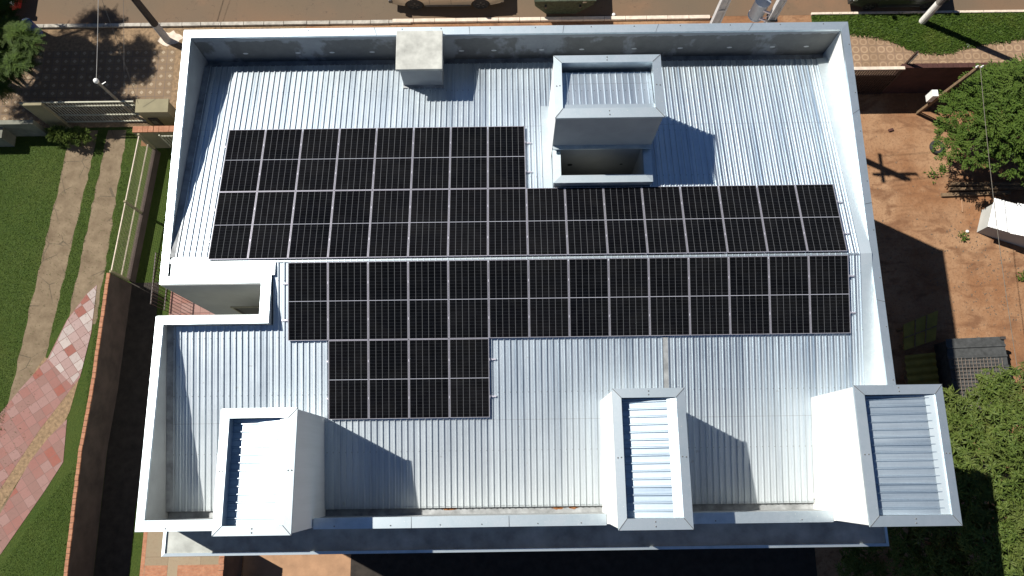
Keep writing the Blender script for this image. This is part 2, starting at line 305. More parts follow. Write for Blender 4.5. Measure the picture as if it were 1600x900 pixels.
# ------------------------------------------------------------------ geometry helpers
def origin(o):
    v = Vector((0, 0, 0))
    while o is not None: v = v + o.location; o = o.parent
    return v
def tag(o, label=None, cat=None, group=None, kind=None):
    if label: o['label'] = label
    if cat: o['category'] = cat
    if group: o['group'] = group
    if kind: o['kind'] = kind
    return o
class MB:
    def __init__(s): s.v = []; s.f = []; s.mi = []; s.cur = 0
    def face(s, idx): s.f.append(tuple(idx)); s.mi.append(s.cur)
    def add(s, vs, fs):
        k = len(s.v); s.v += [tuple(p) for p in vs]
        for f in fs: s.face([i + k for i in f])
        return s
    def box(s, x0, x1, y0, y1, z0, z1):
        return s.hexa([(x0, y0, z0), (x1, y0, z0), (x1, y1, z0), (x0, y1, z0), (x0, y0, z1), (x1, y0, z1), (x1, y1, z1), (x0, y1, z1)])
    def hexa(s, p):
        return s.add(p, [(3, 2, 1, 0), (4, 5, 6, 7), (0, 1, 5, 4), (1, 2, 6, 5), (2, 3, 7, 6), (3, 0, 4, 7)])
    def obox(s, a, b, w, h, up=(0, 0, 1)):
        a, b = Vector(a), Vector(b); d = (b - a).normalized(); u = Vector(up)
        if abs(d.dot(u)) > 0.99: u = Vector((0, 1, 0))
        r = d.cross(u).normalized(); u = r.cross(d).normalized()
        o = [(-1, -1), (1, -1), (1, 1), (-1, 1)]
        return s.hexa([a + r * (i * w / 2) + u * (j * h / 2) for i, j in o] + [b + r * (i * w / 2) + u * (j * h / 2) for i, j in o])
    def prism(s, poly, z0, z1):
        n = len(poly)
        area = sum(poly[i][0] * poly[(i + 1) % n][1] - poly[(i + 1) % n][0] * poly[i][1] for i in range(n))
        if area < 0: poly = poly[::-1]
        vs = [(x, y, z0) for x, y in poly] + [(x, y, z1) for x, y in poly]
        return s.add(vs, [tuple(range(n - 1, -1, -1)), tuple(range(n, 2 * n))] + [(i, (i + 1) % n, n + (i + 1) % n, n + i) for i in range(n)])
    def sheet(s, poly, z):
        n = len(poly)
        area = sum(poly[i][0] * poly[(i + 1) % n][1] - poly[(i + 1) % n][0] * poly[i][1] for i in range(n))
        if area < 0: poly = poly[::-1]
        return s.add([(x, y, z) for x, y in poly], [tuple(range(n))])
    def tube(s, path, r, n=8, caps=True):
        path = [Vector(p) for p in path]; rs = r if isinstance(r, (list, tuple)) else [r] * len(path)
        k = len(s.v); prev = None
        for i, p in enumerate(path):
            d = (path[min(i + 1, len(path) - 1)] - path[max(i - 1, 0)]).normalized()
            if prev is None:
                u = Vector((0, 0, 1)) if abs(d.z) < 0.9 else Vector((1, 0, 0))
            else: u = prev
            a = d.cross(u).normalized(); b = a.cross(d).normalized() * -1; prev = b * -1 if False else u
            for j in range(n):
                t = 2 * math.pi * j / n; s.v.append(tuple(p + (a * math.cos(t) + b * math.sin(t)) * rs[i]))
        for i in range(len(path) - 1):
            for j in range(n):
                j2 = (j + 1) % n; s.face((k + i * n + j, k + i * n + j2, k + (i + 1) * n + j2, k + (i + 1) * n + j))
        if caps:
            s.face([k + j for j in range(n)][::-1]); s.face([k + (len(path) - 1) * n + j for j in range(n)])
        return s
    def lathe(s, c, prof, n=16):
        k = len(s.v)
        for r, z in prof:
            for j in range(n):
                t = 2 * math.pi * j / n; s.v.append((c[0] + r * math.cos(t), c[1] + r * math.sin(t), c[2] + z))
        for i in range(len(prof) - 1):
            for j in range(n):
                j2 = (j + 1) % n; s.face((k + i * n + j, k + i * n + j2, k + (i + 1) * n + j2, k + (i + 1) * n + j))
        s.face([k + j for j in range(n)][::-1]); s.face([k + (len(prof) - 1) * n + j for j in range(n)])
        return s
    def build(s, name, mat, parent=None, smooth=False, bevel=0.0, label=None):
        me = bpy.data.meshes.new(name); o3 = origin(parent)
        me.from_pydata([(x - o3.x, y - o3.y, z - o3.z) for x, y, z in s.v], [], s.f)
        for m in (mat if isinstance(mat, list) else [mat]): me.materials.append(MAT[m] if isinstance(m, str) else m)
        if isinstance(mat, list): me.polygons.foreach_set('material_index', s.mi)
        if smooth: me.polygons.foreach_set('use_smooth', [True] * len(me.polygons))
        me.update()
        o = bpy.data.objects.new(name, me); COL.objects.link(o); o.parent = parent
        if bevel:
            b = o.modifiers.new('bevel', 'BEVEL'); b.width = bevel; b.segments = 2; b.limit_method = 'ANGLE'
        if label: o['label'] = label
        return o
def thing(name, label, cat, loc=(0, 0, 0), group=None):
    o = bpy.data.objects.new(name, None); o.empty_display_size = 0.2; COL.objects.link(o); o.location = loc
    return tag(o, label, cat, group)
def struct(name, poly, z, mat):
    o = MB().sheet(poly, z).build(name, mat); o['kind'] = 'structure'; return o
def rect(x0, x1, y0, y1): return [(x0, y0), (x1, y0), (x1, y1), (x0, y1)]
def bar(*a): return MB().box(*a)
def copy_tree(o, parent=None):
    c = o.copy(); COL.objects.link(c); c.parent = parent
    for ch in list(o.children): copy_tree(ch, c)
    return c
ORD = ['first', 'second', 'third', 'fourth', 'fifth', 'sixth', 'seventh', 'eighth', 'ninth', 'tenth', 'eleventh', 'twelfth', 'thirteenth', 'fourteenth', 'fifteenth', 'sixteenth']
RZ = 10.82
S1, S2 = 0.1825, 0.1956
def roof_z(y): return RZ - S1 * y if y > 0 else RZ + S2 * y

# ------------------------------------------------------------------ THE SETTING: ground sheets
struct('ground', rect(-400, 400, -400, 400), 0.0, 'earth')
struct('road', rect(-300, 300, 14.86, 23.5), 0.006, 'asphalt')
struct('far_pavement', rect(-300, 300, 23.7, 27.0), 0.008, 'sand')
struct('lawn', rect(-70, -17.2, -60, 9.55), 0.006, 'lawn')
struct('side_grass', rect(-17.2, -10.62, -7.0, 8.6), 0.006, 'lawn')
struct('wall_shade_strip', [(-17.2, -60), (-15.75, -60), (-15.6, -7.0), (-15.75, 2.2), (-17.2, 2.2)], 0.010, 'ground_shade')  # boundary wall's cast shadow painted as a dark strip of ground
struct('grass_strip', rect(-15.8, -15.35, -30, -7.0), 0.012, 'lawn')
struct('patio', rect(-15.2, -10.62, -0.9, 2.3), 0.014, 'patio')
struct('cement_floor', rect(-15.35, -11.5, -30, -7.6), 0.014, 'cement_floor')
struct('brick_edging', [(-15.38, -30), (-15.22, -30), (-15.22, -7.6), (-15.38, -7.6)], 0.018, 'brick')
for i, (a, b) in enumerate([(-15.2, -14.3), (-13.9, -12.0)]):
    struct('brick_edging', rect(a, b, -9.95, -9.42), 0.018, 'brick')
struct('brick_edging', rect(-12.0, -11.85, -9.95, -8.2), 0.018, 'brick')
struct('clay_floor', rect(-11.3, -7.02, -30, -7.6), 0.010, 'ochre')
struct('floor_shade', rect(-7.02, 11.5, -30, -7.6), 0.010, 'ground_shade')  # shade on the front floor, laid as a dark coloured sheet
struct('pavement', rect(-60, -10, 9.55, 14.62), 0.008, 'sand')
struct('tiled_pavement', rect(-24.6, -16.05, 9.9, 13.45), 0.012, 'star_tiles')
struct('patterned_pavement', rect(10.0, 60, 10.9, 14.3), 0.010, 'ring_tiles')
struct('verge', [(13.9, 14.82), (13.9, 14.3), (15.2, 14.0), (15.7, 13.86), (16.6, 13.75), (17.75, 13.38), (18.4, 13.0), (18.9, 12.88), (19.6, 12.8), (20.3, 12.87), (20.9, 13.1), (21.4, 13.15), (22.2, 13.35), (23.0, 13.38), (23.8, 13.55), (30, 13.7), (60, 13.7), (60, 14.82)], 0.016, 'verge')
# concrete driveway strips with wandering edges
def strip(xl, xr, ys, z, mat, name):
    ln, rn = [], []
    for i, y in enumerate(ys):
        t = i / (len(ys) - 1)
        ln.append((xl(y) + random.uniform(-.045, .045), y)); rn.append((xr(y) + random.uniform(-.045, .045), y))
    return struct(name, ln + rn[::-1], z, mat)
ys = [9.4 - 0.3 * i for i in range(70)]
strip(lambda y: -20.52 + (y - 8.3) * 0.095 + max(0, (0 - y)) * 0.02, lambda y: -19.25 + (y - 8.7) * 0.105, [y for y in ys if y > -9.5], 0.010, 'strip', 'driveway_strip')
strip(lambda y: -18.80 + (y - 8.7) * 0.088, lambda y: -17.92 + (y - 8.7) * 0.045, [y for y in ys if y > 0.2], 0.010, 'strip', 'driveway_strip')
struct('sandy_patch', [(-20.3, -1.0), (-21.6, -3.4), (-23.5, -6.0), (-25, -12.5), (-21.9, -8.4), (-20.4, -5.5), (-19.1, -3.7), (-18.95, -3.3), (-18.72, -1.9), (-18.78, -1.5)], 0.013, 'sand')
struct('paver_path', [(-18.43, 2.14), (-18.43, 0.03), (-18.69, -1.89), (-20.10, -4.04), (-21.40, -6.41), (-24.6, -12.0), (-27, -11.2), (-23.4, -5.6), (-21.18, -2.39), (-20.15, -1.05), (-19.54, 0.60), (-18.85, 1.72)], 0.018, 'pavers')
struct('paver_path', [(-18.43, 2.12), (-18.44, 0.05), (-18.66, -1.7), (-19.0, -2.2), (-19.5, -1.7), (-20.1, -1.1), (-19.52, 0.58), (-18.84, 1.70)], 0.022, 'pavers_pale')
struct('paver_path', [(-19.02, -3.61), (-18.96, -5.35), (-19.57, -6.49), (-21.04, -8.96), (-23.2, -13), (-24, -12.3), (-21.5, -7.9), (-20.31, -5.28), (-19.72, -4.39)], 0.018, 'pavers')
# kerbs
k = MB()
x = -40.0
while x < -5.9:
    L = random.uniform(0.8, 1.1); k.box(x, x + L - 0.02, 14.64 + random.uniform(-.01, .01), 14.82, 0, 0.12 + random.uniform(-.01, .01)); x += L
tag(k.build('kerb', 'kerb', bevel=0.012), kind='structure')
k = MB(); x = -5.9
while x < 8.6:
    L = 1.0; k.box(x, x + L - 0.015, 14.68, 14.86, 0, 0.13); x += L
x = 13.9
while x < 60:
    k.box(x, x + 0.985, 14.82, 14.94, 0, 0.11); x += 1.0
tag(k.build('kerb', 'kerb_white', bevel=0.012), kind='structure')

# ------------------------------------------------------------------ THE BUILDING
B = thing('building', 'large white building with galvanised gable roof behind metal capped parapets', 'building', (0, 0, 0))
OUT = [(-10.58, -7.40), (10.14, -7.40), (10.14, 7.53), (-10.58, 7.53), (-10.58, -0.66), (-7.65, -0.66), (-7.65, -1.54), (-10.58, -1.54)]
INN = [(-10.41, -7.17), (9.95, -7.17), (9.95, 7.30), (-10.41, 7.30), (-10.41, -0.42), (-7.42, -0.42), (-7.42, -1.79), (-10.41, -1.79)]
PT = 10.80
def ring_side(mb, i, z0o, z0i, zt):
    j = (i + 1) % 8
    a, b, c, d = OUT[i], OUT[j], INN[j], INN[i]
    mb.hexa([(*a, z0o), (*b, z0o), (*c, z0o), (*d, z0o), (*a, zt), (*b, zt), (*c, zt), (*d, zt)])
names = ['front', 'right', 'back', 'left', 'notch', 'notch', 'notch', 'left']
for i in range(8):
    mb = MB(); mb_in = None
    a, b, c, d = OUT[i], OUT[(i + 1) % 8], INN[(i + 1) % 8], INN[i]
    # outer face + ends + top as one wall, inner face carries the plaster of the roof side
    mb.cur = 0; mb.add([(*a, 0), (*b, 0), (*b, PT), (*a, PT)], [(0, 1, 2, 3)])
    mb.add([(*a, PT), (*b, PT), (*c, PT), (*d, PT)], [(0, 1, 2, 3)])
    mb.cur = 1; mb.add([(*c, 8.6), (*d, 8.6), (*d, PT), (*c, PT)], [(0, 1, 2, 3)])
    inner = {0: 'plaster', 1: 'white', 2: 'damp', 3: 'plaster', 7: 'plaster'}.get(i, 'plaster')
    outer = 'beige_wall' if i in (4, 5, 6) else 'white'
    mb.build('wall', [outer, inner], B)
# capping: mitred lengths of bent sheet
CO = [(-10.61, -7.43), (10.17, -7.43), (10.17, 7.56), (-10.61, 7.56), (-10.61, -0.63), (-7.68, -0.63), (-7.68, -1.57), (-10.61, -1.57)]
CI = [(-10.385, -7.14), (9.93, -7.14), (9.93, 7.28), (-10.385, 7.28), (-10.385, -0.40), (-7.40, -0.40), (-7.40, -1.81), (-10.385, -1.81)]
def cap_piece(a, b, c, d, z=10.84, drop=0.09, th=0.004):
    """a-b outer edge, c-d inner edge, with folded drip edges"""
    mb = MB(); cz = z - 0.012
    mb.add([(*a, cz), (*b, cz), (*c, z), (*d, z)], [(0, 1, 2, 3)])
    mb.add([(*a, cz), (*a, cz - drop), (*b, cz - drop), (*b, cz)], [(0, 1, 2, 3)])
    mb.add([(*d, z), (*c, z), (*c, z - drop), (*d, z - drop)], [(0, 1, 2, 3)])
    mb.add([(*a, cz - drop), (*d, z - drop), (*c, z - drop), (*b, cz - drop)], [(0, 1, 2, 3)])
    return mb
def lerp2(p, q, t): return (p[0] + (q[0] - p[0]) * t, p[1] + (q[1] - p[1]) * t)
def screws(mb, p, q, z, n, off=0.0):
    for i in range(n):
        t = (i + 0.5) / n + random.uniform(-.1, .1) / n; x, y = lerp2(p, q, t)
        mb.lathe((x, y, z), [(0.018, 0), (0.018, 0.008), (0.008, 0.014)], 6)
def caps(a, b, c, d, parent, L=3.1, z=10.84):
    n = max(1, round(math.hypot(b[0] - a[0], b[1] - a[1]) / L))
    g = 0.004
    for i in range(n):
        t0, t1 = i / n, (i + 1) / n
        o_ = cap_piece(lerp2(a, b, t0), lerp2(a, b, t1), lerp2(d, c, t1), lerp2(d, c, t0), z + (0.003 if i % 2 else 0), 0.09)
        sm = o_; sm.cur = 1; pa, pb = lerp2(lerp2(a, b, t0), lerp2(d, c, t0), .5), lerp2(lerp2(a, b, t1), lerp2(d, c, t1), .5)
        screws(sm, lerp2(pa, lerp2(a, b, t0), .5), lerp2(pb, lerp2(a, b, t1), .5), z - 0.004, 2)
        if i: # lap joint
            p, q = lerp2(a, b, t0), lerp2(d, c, t0); o_.obox((*p, z + .002), (*q, z + .006), 0.008, 0.006)
        o_.build('coping', ['flash', 'screw'], parent)
for i in range(8):
    if i == 0:
        for xa, xb in ((-10.61, -7.80), (-5.86, 1.965), (3.83, 8.03)):
            xi = -10.385 if xa < -10 else xa
            caps((xa, -7.43), (xb, -7.43), (xb, -7.14), (xi, -7.14), B)
    else:
        caps(CO[i], CO[(i + 1) % 8], CI[(i + 1) % 8], CI[i], B)
# roof sheets: trapezoidal ribs running down each slope
PITCH = 0.1755
def ribbed(name, spans, zfun, parent, x0, x1, mat='roof', nseg=1):
    """spans(x) -> list of (ya, yb); the profile rises 26 mm at each rib"""
    mb = MB(); n = int((x1 - x0) / PITCH) + 1
    for i in range(n):
        xs = x0 + i * PITCH
        if xs > x1 - 0.03: break
        prof = [(0, 0), (0.052, 0), (0.058, 0.004), (0.070, 0.004), (0.076, 0), (0.130, 0), (0.140, 0.040), (0.162, 0.040), (0.170, 0), (PITCH, 0)]
        for ya, yb in spans(xs + PITCH / 2):
            k_ = len(mb.v)
            for px, pz in prof:
                px = min(xs + px, x1)
                mb.v.append((px, ya, zfun(ya) + pz)); mb.v.append((px, yb, zfun(yb) + pz))
            for j in range(len(prof) - 1):
                mb.face((k_ + 2 * j, k_ + 2 * j + 2, k_ + 2 * j + 3, k_ + 2 * j + 1))
    return mb.build(name, mat, parent)
def back_spans(x):
    if x < -7.40: return [(-0.02, 7.02)]
    if 0.90 < x < 3.66: return [(0.0, 2.40), (5.20, 7.02)]
    return [(0.0, 7.02)]
def front_spans(x):
    if x < -7.40: return [(-6.98, -1.80)]
    return [(-6.98, 0.0)]
ribbed('roof_sheet', back_spans, lambda y: RZ - S1 * y, B, -10.36, 9.90)
ribbed('roof_sheet', front_spans, lambda y: RZ + S2 * y, B, -10.36, 9.90)
# ridge capping under the gap between the panel rows, notched over the ribs
rc = MB()
for s_, q_ in ((1, S1), (-1, S2)):
    rc.add([(-7.38, 0, RZ + .032), (9.9, 0, RZ + .032), (9.9, s_ * .03, RZ + .031 - q_ * .03), (-7.38, s_ * .03, RZ + .031 - q_ * .03)], [(0, 1, 2, 3)] if s_ > 0 else [(3, 2, 1, 0)])
rc.build('ridge_strip', 'flash', B)
# broad flashing that closes the roof against the notch
fl = MB(); fl.add([(-10.30, -0.40, 10.855), (-7.30, -0.40, 10.855), (-7.30, 0.02, RZ + .035), (-10.30, 0.02, RZ + .035)], [(0, 1, 2, 3)])
fl.add([(-10.30, 0.02, RZ + .035), (-7.30, 0.02, RZ + .035), (-7.30, 0.16, RZ + .006), (-10.30, 0.16, RZ + .006)], [(0, 1, 2, 3)])
fl.build('flashing', 'flash', B)
# upstand flashings along the side parapets, front step flashing, gutters
f2 = MB()
for ya, yb, z_ in ((0.0, 7.02, 1), (-6.98, 0.0, 2)):
    f2.add([(9.62, ya, roof_z(ya) + .034), (9.94, ya, roof_z(ya) + .09), (9.94, yb, roof_z(yb) + .09), (9.62, yb, roof_z(yb) + .034)], [(0, 1, 2, 3)])
f2.build('flashing', 'flash', B)
f2 = MB()
for ya, yb in ((0.16, 7.02), (-6.98, -1.8)):
    f2.add([(-10.40, ya, roof_z(ya) + .07), (-10.18, ya, roof_z(ya) + .03), (-10.18, yb, roof_z(yb) + .03), (-10.40, yb, roof_z(yb) + .07)], [(0, 1, 2, 3)])
f2.build('flashing', 'gutter', B)
f2 = MB(); f2.add([(3.86, -6.9, roof_z(-6.9) + .035), (4.02, -6.9, roof_z(-6.9) + .030), (4.02, -2.3, roof_z(-2.3) + .030), (3.86, -2.3, roof_z(-2.3) + .035)], [(0, 1, 2, 3)])
f2.add([(3.86, -2.3, roof_z(-2.3) + .035), (3.86, -2.3, roof_z(-2.3)), (3.86, -6.9, roof_z(-6.9)), (3.86, -6.9, roof_z(-6.9) + .035)], [(0, 1, 2, 3)])
f2.build('flashing', 'gutter', B)
def gutter(x0, x1, y0, y1, z):
    g = MB(); g.add([(x0, y0, z), (x1, y0, z), (x1, y1, z), (x0, y1, z)], [(0, 1, 2, 3)])
    s_ = y1 if y1 < 0 else y0
    g.add([(x0, s_, z), (x1, s_, z), (x1, s_, z + .16), (x0, s_, z + .16)], [(0, 1, 2, 3)])
    g.build('gutter', 'gutter', B)
gutter(-10.4, 9.94, 6.96, 7.30, roof_z(7.0) - .20)
gutter(-10.4, 9.94, -7.17, -6.94, roof_z(-6.95) - .12)
for cx, cy, ww in ((-2.35, -7.02, .26), (0.75, -7.03, .2), (1.2, -7.03, .16)):
    pg = []
    for q in range(18):
        a_ = q / 18 * 6.283; k_ = random.uniform(.6, 1.1); pg.append((cx + ww * k_ * math.cos(a_), cy + .05 * k_ * math.sin(a_)))
    MB().sheet(pg, roof_z(-6.95) - .114).build('rust_patch', 'rust', B)
# fixing pads along the foot of the back parapet
for x_ in (-9.0, -7.3, -6.2, -4.9, -2.0, -0.95, 0.6, 1.9, 3.6, 5.1, 6.7, 8.1, 9.2):
    pm = MB(); pm.add([(x_ + .09 * math.cos(t_ * .785), 7.292, 9.86 + .045 * math.sin(t_ * .785)) for t_ in range(8)], [tuple(range(8))])
    pm.build('fixing_pad', 'white', B)
# towers -----------------------------------------------------------------
def tower(x0, X1, y0, Y1, inner, zt, zb, label, cross=True, front_overhang=False, light='white'):
    ix0, ix1, iy0, iy1 = inner
    t = MB(); o_ = [(x0 + .03, y0 + .03), (X1 - .03, y0 + .03), (X1 - .03, Y1 - .03), (x0 + .03, Y1 - .03)]
    n_ = [(ix0 - .01, iy0 - .01), (ix1 + .01, iy0 - .01), (ix1 + .01, iy1 + .01), (ix0 - .01, iy1 + .01)]
    z1_ = zt - .04; zi = zt - 0.75
    for i in range(4):
        j = (i + 1) % 4; zlow = zb[i] if isinstance(zb, (list, tuple)) else zb
        t.cur = 0
        t.add([(*o_[i], zlow), (*o_[j], zlow), (*o_[j], z1_), (*o_[i], z1_)], [(0, 1, 2, 3)])
        t.add([(*o_[i], z1_), (*o_[j], z1_), (*n_[j], z1_), (*n_[i], z1_)], [(0, 1, 2, 3)])
        t.cur = 1
        t.add([(*n_[j], zi), (*n_[i], zi), (*n_[i], z1_), (*n_[j], z1_)], [(0, 1, 2, 3)])
    t.cur = 0
    T = t.build('tower', [light, 'flash'], B, label=label)
    co = [(x0, y0), (X1, y0), (X1, Y1), (x0, Y1)]; ci = [(ix0, iy0), (ix1, iy0), (ix1, iy1), (ix0, iy1)]
    for i in range(4):
        j = (i + 1) % 4
        s_ = cap_piece(co[i], co[j], ci[j], ci[i], zt, 0.07); s_.cur = 1; m1, m2 = lerp2(co[i], co[j], .5), lerp2(ci[i], ci[j], .5)
        for t_ in (.3, .7):
            p = lerp2(m1, m2, t_); s_.lathe((p[0], p[1], zt - .006), [(0.02, 0), (0.02, 0.008), (0.008, 0.014)], 6)
        for e_ in (i,):
            s_.obox((*co[e_], zt - .004), (*ci[e_], zt + .006), 0.014, 0.006)
        s_.build('coping', ['flash', 'screw'], T)
    # ribbed sheet inside
    mb = MB()
    if cross:      # ribs along X, falling to the left
        zf = lambda x_: zt - .36 + (x_ - ix0) / (ix1 - ix0) * .26
        y_ = iy0
        while y_ < iy1 - .02:
            prof = [(0, 0), (0.128, 0), (0.152, .042), (0.172, .042), (0.19, 0)]
            k_ = len(mb.v)
            for py, pz in prof:
                py = min(y_ + py, iy1); mb.v.append((ix0 - .01, py, zf(ix0) + pz)); mb.v.append((ix1 - .12, py, zf(ix1 - .12) + pz))
            for j in range(4): mb.face((k_ + 2 * j, k_ + 2 * j + 1, k_ + 2 * j + 3, k_ + 2 * j + 2))
            y_ += 0.19
        mb.build('tower_roof', 'roof_x', T)
        MB().add([(ix1 - .22, iy0 + .01, zt - .10), (ix1 + .005, iy0 + .01, zt - .045), (ix1 + .005, iy1 - .01, zt - .045), (ix1 - .22, iy1 - .01, zt - .10)], [(0, 1, 2, 3)]).build('flashing', 'flash', T)
    else:          # ribs along Y, falling to the back
        zf = lambda y_: zt - .10 - (y_ - iy0) / (iy1 - iy0) * .30
        x_ = ix0
        while x_ < ix1 - .02:
            prof = [(0, 0), (0.125, 0), (0.137, .028), (0.158, .028), (0.1755, 0)]
            k_ = len(mb.v)
            for px, pz in prof:
                px = min(x_ + px, ix1); mb.v.append((px, iy0 + .10, zf(iy0 + .1) + pz)); mb.v.append((px, iy1 - .10, zf(iy1 - .1) + pz))
            for j in range(4): mb.face((k_ + 2 * j, k_ + 2 * j + 2, k_ + 2 * j + 3, k_ + 2 * j + 1))
            x_ += 0.1755
        mb.build('tower_roof', 'roof', T)
        MB().add([(ix0, iy0 - .005, zt - .06), (ix1, iy0 - .005, zt - .06), (ix1, iy0 + .16, zt - .09), (ix0, iy0 + .16, zt - .09)], [(0, 1, 2, 3)]).build('flashing', 'flash', T)
        MB().box(ix0 - .005, ix1 + .005, iy1 - .14, iy1 + .005, zt - .62, zt - .60).build('gutter', 'gutter', T)
    return T
ZT = 12.92
tower(-7.77, -5.87, -7.42, -4.38, (-7.55, -6.08, -7.19, -4.62), ZT, (0, 9.0, 9.4, 9.0), 'left front tower with white ribbed roof')
tower(2.00, 3.81, -7.42, -4.02, (2.215, 3.585, -7.15, -4.25), ZT, (0, 9.0, 9.4, 9.0), 'narrow middle front tower')
tower(8.06, 10.28, -7.42, -4.02, (8.30, 10.07, -7.17, -4.26), ZT, (0, 0, 0, 9.0), 'right corner tower')
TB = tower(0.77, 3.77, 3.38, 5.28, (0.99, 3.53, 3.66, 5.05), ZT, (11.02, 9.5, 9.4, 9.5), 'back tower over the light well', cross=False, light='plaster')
MAT['left_white'] = MAT['white']
# white board paints the back tower's west side as sunlit; other sides stay grey
MB().box(0.785, 0.80, 3.41, 5.25, 9.6, ZT - .08).build('sunlit_side_paint', 'white', TB)
# soffit over the light well
MB().box(0.80, 3.74, 3.30, 3.41, 10.96, 11.02).build('drip_edge', 'flash', TB)
# light well
lw = MB()
lw.add([(1.03, 3.44, 3.0), (3.50, 3.44, 3.0), (3.50, 3.44, 11.0), (1.03, 3.44, 11.0)], [(0, 1, 2, 3)])
lw.add([(3.50, 3.44, 3.0), (3.50, 2.54, 3.0), (3.50, 2.54, 10.75), (3.50, 3.44, 10.75)], [(0, 1, 2, 3)])
lw.add([(1.03, 2.54, 3.0), (1.03, 3.44, 3.0), (1.03, 3.44, 10.75), (1.03, 2.54, 10.75)], [(0, 1, 2, 3)])
lw.add([(1.03, 2.54, 3.0), (3.50, 2.54, 3.0), (3.50, 2.54, 10.75), (1.03, 2.54, 10.75)], [(3, 2, 1, 0)])
lw.add([(1.03, 2.54, 3.0), (3.50, 2.54, 3.0), (3.50, 3.44, 3.0), (1.03, 3.44, 3.0)], [(0, 1, 2, 3)])
LW = lw.build('light_well', 'beige_wall', B)
for vx, vz, r_ in ((1.42, 9.5, .085), (3.05, 9.5, .05)):
    MB().add([(vx + r_ * math.cos(i * .6283), 3.434, vz + r_ * math.sin(i * .6283)) for i in range(10)], [tuple(range(10))]).build('vent_hole', 'dark', LW)
cb = MB(); cb.box(0.83, 3.74, 2.34, 2.53, 10.1, 10.76); cb.box(0.83, 1.02, 2.53, 3.40, 10.0, 10.76); cb.box(3.51, 3.74, 2.53, 3.40, 10.0, 10.76)
CB = cb.build('well_kerb', 'plaster', B)
cap_piece((.80, 2.32), (3.77, 2.32), (3.52, 2.555), (1.04, 2.555), 10.81, .10).build('coping', 'flash', CB)
cap_piece((.80, 3.38), (.80, 2.32), (1.04, 2.555), (1.04, 3.38), 10.81, .10).build('coping', 'flash', CB)
cap_piece((3.77, 2.32), (3.77, 3.38), (3.52, 3.38), (3.52, 2.555), 10.81, .10).build('coping', 'flash', CB)
MB().add([(.52, .1 + 2.2, roof_z(2.3) + .035), (.80, 2.3, roof_z(2.3) + .05), (.80, 5.28, roof_z(5.28) + .05), (.52, 5.28, roof_z(5.28) + .035)], [(0, 1, 2, 3)]).build('flashing', 'flash', B)
# water tank housing of concrete
tk = MB(); tk.box(-3.86, -2.60, 6.14, 7.20, 9.0, 10.87)
TK = tk.build('concrete_box', 'plaster', B)
MB().box(-3.945, -2.51, 6.00, 7.33, 10.872, 11.0).build('lid', 'concrete', TK, bevel=0.02)
MB().box(-3.88, -2.58, 6.05, 6.14, roof_z(6.1) + .0, roof_z(6.1) + .05).build('flashing', 'gutter', TK)
# canopy slab along the front
cn = MB(); cn.box(-10.60, 10.24, -8.19, -7.40, 8.72, 8.93)
CN = cn.build('canopy', 'slab', B)
for a, b, c, d in (((-10.66, -8.24), (10.30, -8.24), (10.22, -8.155), (-10.57, -8.155)), ((-10.66, -7.43), (-10.66, -8.24), (-10.57, -8.155), (-10.57, -7.43)), ((10.30, -8.24), (10.30, -7.43), (10.22, -7.43), (10.22, -8.155))):
    cap_piece(a, b, c, d, 8.985, .10).build('coping', 'flash', CN)
# openings
def window(x0, x1, z0, z1, y, n_=-1, axis='y', nm='window'):
    """framed dark glass set 5 mm proud of a wall facing -Y (n=-1), +Y, or +-X"""
    def P(a, b, c): return (a, b, c) if axis == 'y' else (b, a, c)
    def bx(a0, a1, d0, d1, c0, c1):
        m = MB(); lo, hi = sorted((y + n_ * d0, y + n_ * d1))
        if axis == 'y': m.box(a0, a1, lo, hi, c0, c1)
        else: m.box(lo, hi, a0, a1, c0, c1)
        return m
    fr = MB()
    for a0, a1, c0, c1 in ((x0 - .06, x0, z0 - .06, z1 + .06), (x1, x1 + .06, z0 - .06, z1 + .06), (x0, x1, z1, z1 + .06), (x0, x1, z0 - .06, z0), ((x0 + x1) / 2 - .02, (x0 + x1) / 2 + .02, z0, z1)):
        q = bx(a0, a1, .0, .05, c0, c1); k_ = len(fr.v); fr.v += q.v; fr.f += [tuple(i + k_ for i in f) for f in q.f]; fr.mi += q.mi
    W_ = fr.build(nm, 'gate_paint', B)
    bx(x0, x1, .004, .012, z0, z1).build('pane', 'dark', W_)
    bx(x0 - .1, x1 + .1, .0, .10, z0 - .12, z0 - .065).build('sill', 'concrete', W_)
window(-9.55, -7.78, 6.4, 7.85, -0.66, -1)
window(-9.55, -7.78, 2.2, 3.6, -0.66, -1)
for xa in (-4.2, -1.6, 5.2):
    window(xa, xa + 1.5, 4.8, 6.0, -7.40, -1); window(xa, xa + 1.5, 1.0, 2.4, -7.40, -1)
for ya in (-5.0, -1.5, 2.5): window(ya, ya + 1.4, 4.8, 6.0, 10.14, 1, 'x')
for ya in (2.0, 4.6): window(ya, ya + 1.4, 4.8, 6.0, -10.58, -1, 'x')
for xa in (-8.5, -4.0, 1.0, 6.0): window(xa, xa + 1.5, 4.8, 6.0, 7.53, 1)
dr = MB(); dr.box(.4, 1.5, -7.46, -7.40, 0, 2.1); DR = dr.build('door', 'wood', B); MB().box(1.32, 1.38, -7.50, -7.46, 1.0, 1.12).build('handle', 'alu', DR)
# right end drain bracket at the right tower foot
MB().box(8.02, 8.12, -6.86, -6.74, 9.5, 9.62).build('drain_outlet', 'pvc', B)

